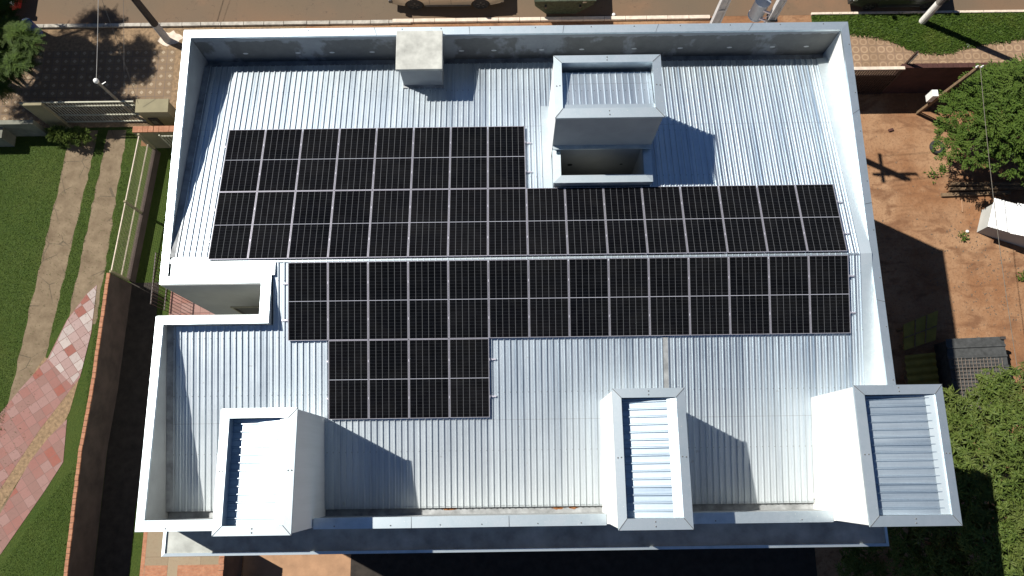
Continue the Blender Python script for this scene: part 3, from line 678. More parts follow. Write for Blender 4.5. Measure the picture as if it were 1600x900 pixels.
# ------------------------------------------------------------------ SOLAR PANELS
def make_panel():
    r = thing('solar_panel', '', 'solar panel', (0, 0, 0))
    f = MB(); e = 0.012; h = 0.035
    f.box(-PW / 2, PW / 2, -PL / 2, -PL / 2 + e, 0, h); f.box(-PW / 2, PW / 2, PL / 2 - e, PL / 2, 0, h)
    f.box(-PW / 2, -PW / 2 + e, -PL / 2 + e, PL / 2 - e, 0, h); f.box(PW / 2 - e, PW / 2, -PL / 2 + e, PL / 2 - e, 0, h)
    f.build('frame', 'alu', r)
    MB().box(-PW / 2 + e, PW / 2 - e, -PL / 2 + e, PL / 2 - e, 0.004, h - 0.004).build('glass', 'cells', r)
    MB().box(-.06, .06, PL / 2 - .5, PL / 2 - .4, -.02, .003).build('junction_box', 'rubber', r)
    return r
proto = make_panel(); used = False
CW = 1.155
rows = [('back row nearest the street', -8, 8, 'r1'), ('second row below the ridge line of the back slope', -8, 16, 'r2'), ('third row just in front of the ridge', -6, 14, 'r3'), ('front row of four', -5, 4, 'r4')]
LBL = {'r1': 'back row of eight', 'r2': 'sixteen panel row behind the ridge', 'r3': 'fourteen panel row before the ridge', 'r4': 'short front row of four'}
STEP = 2.2604
YC = {}
for nm, i0, cnt, key in rows:
    sgn = 1 if key in ('r1', 'r2') else -1
    sl = S1 if sgn > 0 else S2; c_ = math.cos(math.atan(sl)); k_ = 1 if key in ('r1', 'r4') else 0
    y = sgn * (0.05 + (k_ + 0.5) * STEP * c_); YC[key] = y
    for i in range(cnt):
        o = proto if not used else copy_tree(proto); used = True
        o.location = ((i0 + i + .5) * CW + (0.008 if sgn < 0 else 0), y, roof_z(y) + 0.085)
        o.rotation_euler = (-sgn * math.atan(sl), 0, 0)
        nm_ = ORD[i] if i < cnt // 2 else ORD[cnt - 1 - i]; side = 'left' if i < cnt // 2 else 'right'
        if nm_ == 'first': lab = 'black solar panel at the %s end of the %s' % (side, LBL[key])
        else: lab = 'black solar panel, %s from the %s in the %s' % (nm_, side, LBL[key])
        tag(o, lab, 'solar panel', 'solar panels on the roof')
# mounting rails with clamps between panels
for nm, i0, cnt, key in rows:
    sgn = 1 if key in ('r1', 'r2') else -1; sl = S1 if sgn > 0 else S2; ang = math.atan(sl)
    for q, off in ((0, -0.52), (1, 0.52)):
        y = YC[key] + off; z = roof_z(y) + .06
        xa, xb = i0 * CW - .06, (i0 + cnt) * CW + .19
        if key == 'r3': xa -= .13
        r = thing('mounting_rail', 'aluminium mounting rail under the %s, %s the street' % (LBL[key], 'farther from' if off < 0 else 'nearer'), 'rail', ((xa + xb) / 2, y, z), 'mounting rails')
        m = MB(); m.box(xa, xb, y - .02, y + .02, z - .035, z); m.build('rail_bar', 'alu', r)
        cl0 = None
        for i in range(cnt + 1):
            x = (i0 + i) * CW + (0.008 if sgn < 0 else 0)
            if cl0 is None:
                mm = MB(); mm.box(-.008, .008, -.035, .035, .0, .058); me_o = mm.build('clamp', 'alu'); me_o.parent = r; cl0 = me_o; c = me_o
            else:
                c = cl0.copy(); COL.objects.link(c); c.parent = r
            if i in (0, cnt): c.location = (x - r.location.x + (-.005 if i == 0 else .005), 0, .002)
            else: c.location = (x - r.location.x, 0, .006)
            c.rotation_euler = (-sgn * ang, 0, 0)

# ------------------------------------------------------------------ WALLS, FENCES, GATES
def wall_run(name, label, pts, w_, z1, mat, capmat=None, cap_th=.05, loc=None, cap_w=.04, h0=0.0):
    p0 = pts[0]; r = thing(name, label, 'wall', (p0[0], p0[1], 0))
    m = MB(); c = MB()
    for a, b in zip(pts[:-1], pts[1:]):
        m.obox((a[0], a[1], z1 / 2), (b[0], b[1], z1 / 2), w_, z1)
        if capmat:
            d = math.hypot(b[0] - a[0], b[1] - a[1]); n_ = max(1, int(d / .22))
            for i in range(n_):
                p, q = lerp2(a, b, i / n_), lerp2(a, b, (i + .93) / n_)
                j = random.uniform(-.008, .008)
                c.obox((p[0] + j, p[1], z1 + cap_th / 2), (q[0] + j, q[1], z1 + cap_th / 2), w_ + cap_w, cap_th + random.uniform(0, .01))
    m.build('wall_face', mat, r)
    if capmat: c.build('brick_course', capmat, r)
    return r
wall_run('boundary_wall', 'long brown boundary wall with orange brick top beside the lawn', [(-16.98, 2.15), (-17.10, -2.4), (-17.28, -5.0), (-17.28, -30)], .13, 1.85, 'dark_render', 'brick', cap_w=.0)
wall_run('garden_wall', 'short brick topped garden wall below the canopy corner', [(-11.42, -8.75), (-11.42, -20)], .15, 2.05, 'dark_render', 'brick')
wall_run('street_wall', 'dark red street wall behind the leafy tree', [(16.56, 10.83), (45, 10.83)], .18, 2.28, 'red_render', 'red_render', cap_th=.03, cap_w=.03)
wall_run('cross_wall', 'low wall with red brick top between fence and building', [(-16.75, 8.62), (-10.62, 8.62)], .26, 1.65, 'olive_wall', 'brick', cap_w=.02)
# wire mesh fence along the lawn
F0, F1 = Vector((-16.33, 8.25, 0)), Vector((-16.86, 2.2, 0))
fn = thing('mesh_fence', 'wire mesh fence with two pale rails on a dark footing beside the lawn', 'fence', tuple(F0))
MB().obox((F0.x, F0.y, .25), (F1.x, F1.y, .25), .16, .5).build('footing', 'dark_render', fn)
for zz in (1.90, 1.08):
    MB().obox((F0.x, F0.y, zz), (F1.x, F1.y, zz), .035, .045).build('rail', 'kerb_white', fn)
for t_ in (0.0, 0.5, 1.0):
    p = F0.lerp(F1, t_); MB().obox((p.x, p.y, .45), (p.x, p.y, 1.98), .09, .09).build('post', 'olive_wall', fn)
msh = MB(); Lf = (F1 - F0).length; dd = (F1 - F0).normalized(); n_ = int(Lf / .11)
for i in range(n_):
    p = F0 + dd * (i * .11 + .05); msh.obox((p.x, p.y, .5), (p.x, p.y, 1.88), .006, .006)
for i in range(12):
    zz = .56 + i * .11; msh.obox((F0.x, F0.y, zz), (F1.x, F1.y, zz), .005, .005)
msh.build('wire_mesh', 'olive_wall', fn)
# barred side fence beside the patio seen through the notch
sf = thing('railing', 'dark barred railing at the patio edge beside the building', 'railing', (-15.3, 1.9, 0))
for zz in (.25, 1.5): MB().obox((-15.3, 3.1, zz), (-15.3, .9, zz), .04, .04).build('rail', 'brown_steel', sf)
b_ = MB()
for i in range(16): b_.obox((-15.3, 3.1 - i * .145, 0), (-15.3, 3.1 - i * .145, 1.55), .02, .02)
b_.build('bars', 'brown_steel', sf)
# sliding gate at the pavement, left
def barred_gate(name, label, x0, x1, y, zt, step, mat, rails, zb=.08, bw=.022):
    g = thing(name, label, 'gate', (x0, y, 0))
    for zz in rails: MB().box(x0, x1, y - .03, y + .03, zz - .025, zz + .025).build('rail', mat, g)
    m = MB(); x_ = x0 + step
    while x_ < x1 - .02: m.box(x_ - bw / 2, x_ + bw / 2, y - bw / 2, y + bw / 2, zb, zt); x_ += step
    m.build('bars', mat, g)
    for xx in (x0, x1): MB().box(xx - .035, xx + .035, y - .035, y + .035, .02, zt + .02).build('stile', mat, g)
    return g
barred_gate('sliding_gate', 'cream barred sliding gate across the driveway entrance', -21.6, -16.75, 9.80, 1.95, .135, 'gate_paint', (.10, .75, 1.6, 1.95))
gp = thing('gate_pillar', 'grey rendered pillar at the left end of the sliding gate', 'pillar', (-20.9, 9.62, 0))
MB().box(-21.25, -20.45, 9.50, 9.62, 0, 2.3).build('pillar_body', 'olive_wall', gp)
MAT['old_wall'] = plain('mossy_old_wall', (0.16, 0.16, 0.125), 0.9, var=0.3, scale=2)
lw2 = thing('front_garden_wall', 'low pale wall left of the sliding gate', 'wall', (-23.5, 9.2, 0))
MB().box(-30, -21.4, 9.15, 9.35, 0, 1.25).build('wall_face', 'old_wall', lw2)
MB().box(-30, -22.9, 8.65, 9.15, 0, .95).build('planter', 'old_wall', lw2)
tg = thing('entrance_gate', 'narrow barred pedestrian gate between low wall and white building', 'gate', (-14.9, 8.35, 0))
MB().box(-15.6, -15.55, 8.3, 8.35, 0, 1.7).build('stile', 'gate_paint', tg)
for zz in (.2, 1.6): MB().box(-15.55, -14.0, 8.3, 8.34, zz - .03, zz + .03).build('rail', 'gate_paint', tg)
m = MB()
for i in range(11): m.box(-15.45 + i * .14, -15.42 + i * .14, 8.31, 8.33, .1, 1.65)
m.build('bars', 'gate_paint', tg)
# meter pillar
mp = thing('meter_pillar', 'olive beige meter pillar with sloping cap beside the gate', 'pillar', (-15.8, 9.5, 0))
MB().box(-16.45, -15.15, 9.25, 9.75, 0, 2.05).build('pillar_body', 'olive_wall', mp)
MB().hexa([(-16.5, 9.20, 2.052), (-15.1, 9.20, 2.052), (-15.1, 9.80, 2.052), (-16.5, 9.80, 2.052), (-16.5, 9.20, 2.12), (-15.1, 9.20, 2.12), (-15.1, 9.80, 2.16), (-16.5, 9.80, 2.16)]).build('cap', 'olive_wall', mp)
mbx = MB().box(-16.25, -15.85, 9.20, 9.25, .6, 1.5).build('meter_box', 'pole_dark', mp); MB().box(-16.17, -15.93, 9.185, 9.20, 1.0, 1.35).build('meter_window', 'glass', mbx)
# right side: brown slatted gate and its leaning post
g = barred_gate('slatted_gate', 'dark slatted street gate between building and red wall', 10.35, 16.62, 10.72, 2.2, .11, 'brown_steel', (.15, 1.2, 2.2), zb=.0, bw=.05)
MB().box(10.3, 16.65, 10.66, 10.80, 2.26, 2.33).build('top_beam', 'kerb_white', g)
MB().box(10.4, 16.55, 10.74, 10.76, .0, 1.7).build('lower_panel', 'brown_steel', g)
gt = thing('gate_post', 'thin brown post leaning over the street wall corner', 'post', (16.75, 10.95, 0))
MB().obox((16.75, 10.95, 0), (16.75, 10.95, 3.25), .08, .08).build('post_shaft', 'brown_steel', gt)
MB().obox((16.88, 10.98, 0), (16.88, 10.98, 3.0), .04, .05).build('stay', 'pole_grey', gt)

# ------------------------------------------------------------------ POLES AND WIRES
p = thing('utility_pole', 'thick dark round pole with pale foot at the left kerb', 'pole', (-16.47, 13.95, 0))
MB().tube([(-16.47, 13.95, 0), (-16.47, 13.95, 1.35)], [.17, .165], 14).build('pale_base', 'pole_conc', p, smooth=False)
MB().tube([(-16.47, 13.95, 1.35), (-16.47, 13.95, 8.6)], [.165, .12], 14).build('shaft', 'pole_dark', p)
MB().obox((-16.47, 13.0, 8.1), (-16.47, 14.9, 8.1), .09, .11).build('crossarm', 'wood', p)
sp = []
for i in range(18):
    a = i / 18 * 6.283; r_ = random.uniform(.38, .62); sp.append((-16.35 + r_ * 1.2 * math.cos(a), 14.05 + r_ * .75 * math.sin(a)))
struct('whitewash_splash', sp, .016, 'kerb_white')
p = thing('utility_pole', 'whitewashed round pole standing in the green verge', 'pole', (19.09, 14.40, 0))
MB().tube([(19.09, 14.40, 0), (19.09, 14.40, 1.55)], [.165, .16], 14).build('whitewashed_base', 'pole_white', p)
MB().tube([(19.09, 14.40, 1.55), (19.09, 14.40, 9)], [.16, .12], 14).build('shaft', 'pole_grey', p)
def dt_pole(x, y, h, label, w0=.30, w1=.2, dp=.24):
    r = thing('utility_pole', label, 'pole', (x, y, 0)); m = MB()
    def sec(z, f): return w0 + (w1 - w0) * f, dp * (1 - .3 * f)
    n_ = 8
    # two flanges and a web, with cross webs, like a cast H pole
    for sx in (-1, 1):
        m.hexa([(x + sx * w0 / 2 - .03, y - dp / 2, 0), (x + sx * w0 / 2 + .03, y - dp / 2, 0), (x + sx * w0 / 2 + .03, y + dp / 2, 0), (x + sx * w0 / 2 - .03, y + dp / 2, 0),
                (x + sx * w1 / 2 - .03, y - dp * .35, h), (x + sx * w1 / 2 + .03, y - dp * .35, h), (x + sx * w1 / 2 + .03, y + dp * .35, h), (x + sx * w1 / 2 - .03, y + dp * .35, h)])
    m.hexa([(x - w0 / 2 + .03, y - .03, 0), (x + w0 / 2 - .03, y - .03, 0), (x + w0 / 2 - .03, y + .03, 0), (x - w0 / 2 + .03, y + .03, 0),
            (x - w1 / 2 + .03, y - .03, h), (x + w1 / 2 - .03, y - .03, h), (x + w1 / 2 - .03, y + .03, h), (x - w1 / 2 + .03, y + .03, h)])
    for i in range(1, n_):
        z = h * i / n_; wz = w0 + (w1 - w0) * i / n_
        m.box(x - wz / 2 + .03, x + wz / 2 - .03, y - dp * .38, y + dp * .38, z - .04, z + .04)
    m.build('shaft', 'pole_conc', r)
    return r
dt_pole(7.9, 11.5, 9.0, 'grey cast concrete pole without transformer behind the parapet', .34, .28)
p = dt_pole(9.54, 10.6, 10.2, 'concrete pole carrying the grey transformer behind the parapet', .30, .2)
MB().box(8.55, 10.5, 10.55, 10.66, 9.45, 9.56).build('crossarm', 'wood', p)
MB().box(9.49, 9.59, 9.9, 11.3, 8.7, 8.8).build('crossarm', 'wood', p)
for xx in (8.65, 9.1, 10.0, 10.4): MB().lathe((xx, 10.6, 9.56), [(.03, 0), (.05, .05), (.03, .09), (.05, .13), (.02, .18)], 8).build('insulator', 'rim', p)
tr = MB(); tr.lathe((9.10, 11.02, 5.9), [(.26, 0), (.30, .02), (.30, .06), (.28, .07), (.28, .92), (.30, .93), (.30, .98), (.10, 1.05)], 20)
TR = tr.build('transformer', 'trafo', p)
for a in (0.6, 1.7, 2.8): MB().lathe((9.10 + .15 * math.cos(a), 11.02 + .15 * math.sin(a), 6.9), [(.03, 0), (.05, .06), (.03, .1), (.05, .15), (.02, .3)], 8).build('bushing', 'pvc', TR)
m = MB(); m.obox((9.10, 10.8, 6.6), (9.54, 10.6, 6.6), .05, .08); m.obox((9.10, 10.8, 6.1), (9.54, 10.6, 6.1), .05, .08); m.obox((9.25, 10.75, 6.1), (9.45, 10.6, 6.6), .03, .03)
m.build('bracket', 'alu', p)
for zz in (5.6, 6.35): MB().box(9.36, 9.74, 10.44, 10.76, zz, zz + .05).build('band', 'rim', p)
p = thing('lamp_post', 'thin dark service post with a white globe on top', 'post', (-17.67, 10.14, 0))
MB().tube([(-17.67, 10.14, 0), (-17.60, 10.02, 3.25)], [.07, .055], 10).build('shaft', 'pole_grey', p)
MB().lathe((-17.60, 10.02, 3.25), [(.03, 0), (.09, .03), (.115, .10), (.09, .18), (.03, .21)], 12).build('globe', 'pvc', p, smooth=True)
MB().obox((-17.60, 10.02, 3.0), (-17.35, 10.15, 3.05), .03, .03).build('bracket', 'rim', p)
p = thing('service_post', 'leaning timber service post before the leafy tree', 'post', (18.23, 9.72, 0))
MB().obox((18.23, 9.72, 0), (18.33, 9.47, 4.55), .13, .11).build('shaft', 'wood', p)
MB().obox((18.34, 9.80, 0), (18.42, 9.58, 4.2), .05, .05).build('brace', 'pole_grey', p)
MB().box(17.95, 18.20, 9.62, 9.92, 1.3, 1.85).build('meter_box', 'pvc', p)
m = MB()
for xx in (-.1, .1): m.lathe((18.33 + xx, 9.47, 4.5), [(.03, 0), (.045, .05), (.03, .1), (.02, .16)], 8)
m.build('insulators', 'pvc', p)
def cable(label, a, b, sag, r_, mat):
    pts = []
    for i in range(17):
        t_ = i / 16; q = Vector(a).lerp(Vector(b), t_); q.z -= sag * 4 * t_ * (1 - t_); pts.append(q)
    tag(MB().tube(pts, r_, 5).build('cable', mat), label, 'cable')
cable('pale service cable running from the globe post out over the road', (-17.60, 10.05, 3.35), (-17.75, 24, 6.5), .35, .012, 'wire')
cable('long cable sagging from the service post over the earth yard', (18.33, 9.45, 4.62), (17.3, -12.0, 5.6), .55, .011, 'wire_tan')
cable('thin dark cable crossing the road beside the pale one', (-16.9, 9.9, 2.4), (-17.0, 26, 6.8), .3, .007, 'wire_dark')
cable('thin dark cable reaching the olive meter pillar', (-16.3, 9.5, 2.3), (-16.47, 13.9, 8.0), .2, .007, 'wire_dark')
# power lines overhead, behind the frame's top edge
for i, yy in enumerate((10.0, 11.2)):
    cable(['power line nearer the building on the pole crossarm', 'power line farther from the building on the pole crossarm'][i], (9.54, yy, 8.82), (60, yy + 2, 8.8), .7, .012, 'wire_dark')

# ------------------------------------------------------------------ VEHICLES
def wheel(cx, cy, r_, w_, parent):
    m = MB(); n_ = 20
    for y_, rr in ((cy - w_ / 2, r_ * .9), (cy - w_ / 2 + .02, r_), (cy + w_ / 2 - .02, r_), (cy + w_ / 2, r_ * .9)):
        for j in range(n_):
            a = 6.2832 * j / n_; m.v.append((cx + rr * math.cos(a), y_, r_ + rr * math.sin(a)))
    for i in range(3):
        for j in range(n_): m.face((i * n_ + j, (i + 1) * n_ + j, (i + 1) * n_ + (j + 1) % n_, i * n_ + (j + 1) % n_))
    m.face(range(n_)); m.face(range(4 * n_ - 1, 3 * n_ - 1, -1))
    W_ = m.build('wheel', 'rubber', parent)
    for s_ in (-1, 1):
        m = MB(); yy = cy + s_ * (w_ / 2 + .004)
        for q in range(5):
            a = q * 1.2566 + .3
            m.obox((cx, yy, r_), (cx + r_ * .58 * math.cos(a), yy, r_ + r_ * .58 * math.sin(a)), .07, .02, up=(0, 1, 0))
        m.build('rim', 'rim', W_)
def arch_profile(L, h_sill, wheels, wr, top):
    """closed side profile (x, z) anticlockwise with semicircular wheel arches"""
    pts = [(0.0, h_sill + .12), (0.08, h_sill)]
    for wx in wheels:
        ar = wr * 1.18
        a0 = math.asin(min(1, max(-1, (h_sill - wr) / ar)))
        for i in range(11):
            a = math.pi - a0 - (math.pi - 2 * a0) * i / 10
            pts.append((wx + ar * math.cos(a), wr + ar * math.sin(a)))
    pts += [(L - .1, h_sill), (L, h_sill + .12)] + top
    return pts
def car(name, label, cat, x0, y0, L, W_, paint, wheels, wr, top, cabin, facing_right=True, bed=None, z_belt=None):
    """built with its near side at y0; profile x runs tail to nose when facing right"""
    r = thing(name, label, cat, (x0 + L / 2, y0 + W_ / 2, 0))
    fx = (lambda u: x0 + u) if facing_right else (lambda u: x0 + L - u)
    prof = arch_profile(L, .36, wheels, wr, top)
    m = MB(); n_ = len(prof)
    def side(inset, zf): return None
    lay = [(0.05, 0.985), (0.0, 1.0), (W_, 1.0), (W_ - .05, .985)]
    rings = []
    zt = max(z for _, z in prof)
    for yy in (0.0, W_):
        ring = []
        for (px, pz) in prof:
            tuck = .10 * max(0, (pz - .75)) / max(.01, zt - .75) + .04 * max(0, .6 - pz)
            # plan taper at nose and tail
            e = min(px, L - px); tp = .16 * max(0, 1 - e / .55) ** 2
            o = tuck + tp
            ring.append((fx(px), y0 + (o if yy == 0 else W_ - o), pz))
        rings.append(ring)
    k0 = 0; m.v += rings[0] + rings[1]
    for i in range(n_):
        j = (i + 1) % n_; m.face((i, j, n_ + j, n_ + i) if facing_right is False else (j, i, n_ + i, n_ + j))
    m.face(range(n_)); m.face(range(2 * n_ - 1, n_ - 1, -1))
    body = m.build('body', paint, r, bevel=.02)
    # cabin: glasshouse then roof
    (ax, az), (bx_, bz), (cx_, cz), (dx_, dz) = cabin
    def gy(z): return .12 + .16 * (z - az) / max(.01, bz - az)
    gl = MB(); P = []
    for (px, pz) in cabin: P.append((fx(px), y0 + gy(pz), pz))
    for (px, pz) in cabin: P.append((fx(px), y0 + W_ - gy(pz), pz))
    gl.add(P, [(0, 1, 2, 3), (7, 6, 5, 4), (0, 4, 5, 1), (1, 5, 6, 2), (2, 6, 7, 3)])
    gl.build('windows', 'glass', body)
    rf = MB(); rf.hexa([(fx(bx_ - .02), y0 + .27, bz - .01), (fx(cx_ + .02), y0 + .27, cz - .01), (fx(cx_ + .02), y0 + W_ - .27, cz - .01), (fx(bx_ - .02), y0 + W_ - .27, bz - .01),
                        (fx(bx_ + .05), y0 + .31, bz + .04), (fx(cx_ - .05), y0 + .31, cz + .04), (fx(cx_ - .05), y0 + W_ - .31, cz + .04), (fx(bx_ + .05), y0 + W_ - .31, bz + .04)])
    for s_ in (0, 1):
        for (p1, p2) in (((ax, az), (bx_, bz)), ((dx_, dz), (cx_, cz)), (((ax + dx_) / 2, (az + dz) / 2), ((bx_ + cx_) / 2, (bz + cz) / 2))):
            yA = y0 + gy(p1[1]) - .005 if s_ == 0 else y0 + W_ - gy(p1[1]) + .005; yB = y0 + gy(p2[1]) - .005 if s_ == 0 else y0 + W_ - gy(p2[1]) + .005
            rf.obox((fx(p1[0]), yA, p1[1]), (fx(p2[0]), yB, p2[1]), .08, .05, up=(0, 1, 0))
    rf.build('roof', paint, body, bevel=.02)
    for wx in wheels:
        for yy in (y0 + .14, y0 + W_ - .14): wheel(fx(wx), yy, wr, .23, r)
    # door seams, handles, sills, mirrors, lamps, bumpers
    sm = MB(); mid = (ax + dx_) / 2
    for px in (ax + .12, mid, dx_ - .02):
        sm.box(fx(px) - .006, fx(px) + .006, y0 - .004, y0 + .03, .48, min(az, 1.0)); sm.box(fx(px) - .006, fx(px) + .006, y0 + W_ - .03, y0 + W_ + .004, .48, min(az, 1.0))
    sm.build('door_seams', 'rubber', body)
    for px in (mid - .16, dx_ - 1.0):
        if px < ax: continue
        MB().box(fx(px) - .08, fx(px) + .08, y0 - .02, y0 + .04, .88, .92).build('door_handle', paint, body)
    MB().box(min(fx(wheels[0] + wr + .1), fx(wheels[1] - wr - .1)), max(fx(wheels[0] + wr + .1), fx(wheels[1] - wr - .1)), y0 - .03, y0 + .1, .34, .41).build('side_step', 'rim', body)
    for yy in (y0 - .12, y0 + W_ - .06):
        MB().box(fx(dx_ - .25) - .07, fx(dx_ - .25) + .09, yy, yy + .2, az + .02, az + .18).build('mirror', paint, body, bevel=.03)
    for yy in (y0 + .06, y0 + W_ - .26):
        a, b = sorted((fx(.02), fx(.16))); MB().box(a, b, yy, yy + .2, .85, 1.1).build('tail_lamp', 'tail', body, bevel=.015)
        a, b = sorted((fx(L - .22), fx(L - .03))); MB().box(a, b, yy, yy + .24, .72, .9).build('headlight', 'head', body, bevel=.015)
    a, b = sorted((fx(-.06), fx(.14))); MB().box(a, b, y0 + .12, y0 + W_ - .12, .42, .64).build('bumper', 'rim', body, bevel=.03)
    a, b = sorted((fx(L - .14), fx(L + .07))); MB().box(a, b, y0 + .14, y0 + W_ - .14, .36, .62).build('bumper', paint, body, bevel=.03)
    return r, body
TRK = car('pickup_truck', 'champagne double cab pickup parked along the kerb', 'pickup', -5.98, 15.36, 5.28, 1.88, 'tan_car', (1.15, 4.25), .385,
    [(5.26, .95), (4.9, 1.08), (3.95, 1.17), (1.75, 1.17), (1.74, 1.18), (.05, 1.16), (0.02, .9)], [(1.75, 1.15), (2.05, 1.76), (3.25, 1.76), (4.0, 1.15)])
MB().box(-5.86, -4.32, 15.56, 17.04, 1.175, 1.20).build('bed_cover', 'rubber', TRK[1])
car('hatchback_car', 'dark graphite car parked beside the grass verge', 'car', 15.60, 15.02, 4.55, 1.80, 'grey_car', (.85, 3.6), .33,
    [(4.52, .78), (4.0, .92), (3.3, 1.0), (.25, .98), (.03, .85)], [(.35, .96), (.8, 1.45), (2.4, 1.47), (3.35, .98)], facing_right=False)
car('red_car', 'red car under the frond tree at the left kerb', 'car', -27.6, 15.35, 4.2, 1.75, 'red_car', (.8, 3.35), .31,
    [(4.17, .78), (3.7, .92), (3.1, 1.0), (.25, .98), (.03, .85)], [(.35, .96), (.8, 1.43), (2.3, 1.45), (3.1, .98)])
# rubble skip
sk = thing('rubble_skip', 'dark green steel rubble skip on the road beside the pickup', 'skip', (2.2, 15.9, 0))
prof = [(1.35, .12), (2.75, .12), (3.55, .85), (3.55, 1.15), (.82, 1.15), (.82, .75)]
m = MB(); y0, y1 = 15.02, 16.75
for pr, a, b in ((prof, y0, y0 + .05), (prof, y1 - .05, y1)):
    n_ = len(pr); k_ = len(m.v); m.v += [(x_, a, z_) for x_, z_ in pr] + [(x_, b, z_) for x_, z_ in pr]
    m.face([k_ + i for i in range(n_)]); m.face([k_ + n_ + i for i in range(n_)][::-1])
    for i in range(n_): m.face((k_ + (i + 1) % n_, k_ + i, k_ + n_ + i, k_ + n_ + (i + 1) % n_))
for (xa, za), (xb, zb_) in (((.82, 1.15), (.82, .75)), ((.82, .75), (1.35, .12)), ((1.35, .12), (2.75, .12)), ((2.75, .12), (3.55, .85)), ((3.55, .85), (3.55, 1.15))):
    m.obox((xa, (y0 + y1) / 2, za), (xb, (y0 + y1) / 2, zb_), y1 - y0 - .1, .05, up=(0, 0, 1) if abs(xa - xb) > .01 else (1, 0, 0))
m.build('hull', 'green_steel', sk)
m = MB(); m.box(.76, 3.61, y0 - .05, y0 + .02, 1.11, 1.19); m.box(.76, 3.61, y1 - .02, y1 + .05, 1.11, 1.19); m.box(.76, .86, y0, y1, 1.11, 1.19); m.box(3.51, 3.61, y0, y1, 1.11, 1.19)
m.build('rim_bar', 'green_steel', sk)
for xx in (1.3, 2.9): MB().tube([(xx, y0 - .14, .8), (xx, y0 + .02, .8)], .05, 8).build('lifting_pin', 'rim', sk)
m = MB()
for i in range(90):
    x_, y_ = random.uniform(1.0, 3.4), random.uniform(y0 + .15, y1 - .15); s_ = random.uniform(.08, .22); z_ = .85 + random.uniform(0, .3) * (1 - abs(x_ - 2.4) / 1.6) + (.12 if x_ > 2.9 else 0)
    a = random.uniform(0, 3); m.obox((x_ - s_ * math.cos(a), y_ - s_ * math.sin(a), z_), (x_ + s_ * math.cos(a), y_ + s_ * math.sin(a), z_ + random.uniform(-.05, .1)), s_, s_ * .6)
tag(m.build('rubble', 'rubble'), 'pale rubble heaped inside the green skip', 'rubble', kind='stuff')
MB_ = MB().lathe((4.55, 14.98, .01), [(.05, 0), (.09, .03), (.07, .09), (.02, .11)], 9); tag(MB_.build('stone', 'pvc'), 'white lump lying by the kerb right of the skip', 'stone')
bn = thing('blue_bin', 'blue plastic drum at the kerb under the frond tree', 'bin', (-22.6, 14.3, 0))
MB().lathe((-22.6, 14.3, 0), [(.24, 0), (.30, .1), (.30, .85), (.28, .9)], 16).build('drum', 'bin_blue', bn)
MB().lathe((-22.6, 14.3, .9), [(.31, 0), (.31, .04), (.05, .07)], 16).build('lid', 'bin_blue', bn)

# ------------------------------------------------------------------ RIGHT YARD
cs = thing('mesh_topped_sheets', 'dark ribbed sheet platform topped with rusty reinforcing mesh', 'sheet stack', (18.5, -2.2, 0))
m = MB(); y_ = -.92; ang = .03
m.box(17.45, 19.72, -3.9, -.98, 0, 1.02); m.build('frame_box', 'sheet_grey', cs)
m = MB()
while y_ > -3.9:
    for (dy, dz) in ((0, 0), (-.30, 0), (-.33, .05), (-.40, .05), (-.43, 0)):
        m.v.append((17.36 + random.uniform(-.03, .03), y_ + dy, 1.06 + dz)); m.v.append((19.78, y_ + dy + .07, 1.06 + dz))
    k_ = len(m.v) - 10
    for j in range(4): m.face((k_ + 2 * j + 2, k_ + 2 * j + 3, k_ + 2 * j + 1, k_ + 2 * j))
    y_ -= .43
m.build('ribbed_sheet', 'sheet_grey', cs)
m = MB()
for i in range(14): m.tube([(17.55 + i * .15, -1.75 + random.uniform(-.05, .05), 1.16), (17.50 + i * .15, -3.8, 1.16)], .009, 4)
for i in range(14): m.tube([(17.5, -1.85 - i * .145, 1.17), (19.65 - (.3 if i < 3 else 0), -1.80 - i * .145, 1.17)], .009, 4)
m.build('steel_mesh', 'rebar', cs)
MB().box(19.62, 19.80, -.98, -.86, .98, 1.16).build('corner_bracket', 'pole_dark', cs)
yt = thing('olive_board', 'olive panelled board lying in the shadow beside the building', 'board', (16.6, -.5, 0))
m = MB(); m.hexa([(15.85, -1.30, .55), (17.22, -.88, .55), (17.40, .34, .75), (15.87, -.24, .75), (15.85, -1.30, .60), (17.22, -.88, .60), (17.40, .34, .80), (15.87, -.24, .80)]); m.build('panel', 'sheet_olive', yt)
m = MB()
for t_ in (.33, .66):
    a = Vector((15.85, -1.3, .62)).lerp(Vector((17.22, -.88, .62)), t_); b = Vector((15.87, -.24, .82)).lerp(Vector((17.4, .34, .82)), t_); m.obox(a, b, .05, .03)
a = Vector((15.86, -.8, .72)); b = Vector((17.3, -.3, .72)); m.obox(a, b, .05, .03); m.build('battens', 'wood', yt)
m = MB(); m.box(15.95, 16.05, -1.1, -1.0, 0, .55); m.box(17.05, 17.15, -.75, -.65, 0, .57); m.box(15.95, 16.05, -.4, -.3, 0, .7); m.box(17.2, 17.3, .1, .2, 0, .72); m.build('legs', 'wood', yt)
cg = thing('corrugated_sheet', 'corrugated sheet leaning low in the dark beside the olive board', 'sheet', (16.5, -2.4, 0))
m = MB(); k_ = 0
for i in range(33):
    y_ = -1.5 - i * .055; z_ = .45 + .04 * math.sin(i * 1.1)
    m.v.append((15.9, y_, z_)); m.v.append((17.2, y_ + .12, z_))
for i in range(32): m.face((2 * i, 2 * i + 2, 2 * i + 3, 2 * i + 1))
m.build('ribbed_sheet', 'sheet_olive', cg)
MB().box(16.0, 17.1, -3.1, -1.6, 0, .38).build('pallet', 'wood', cg)
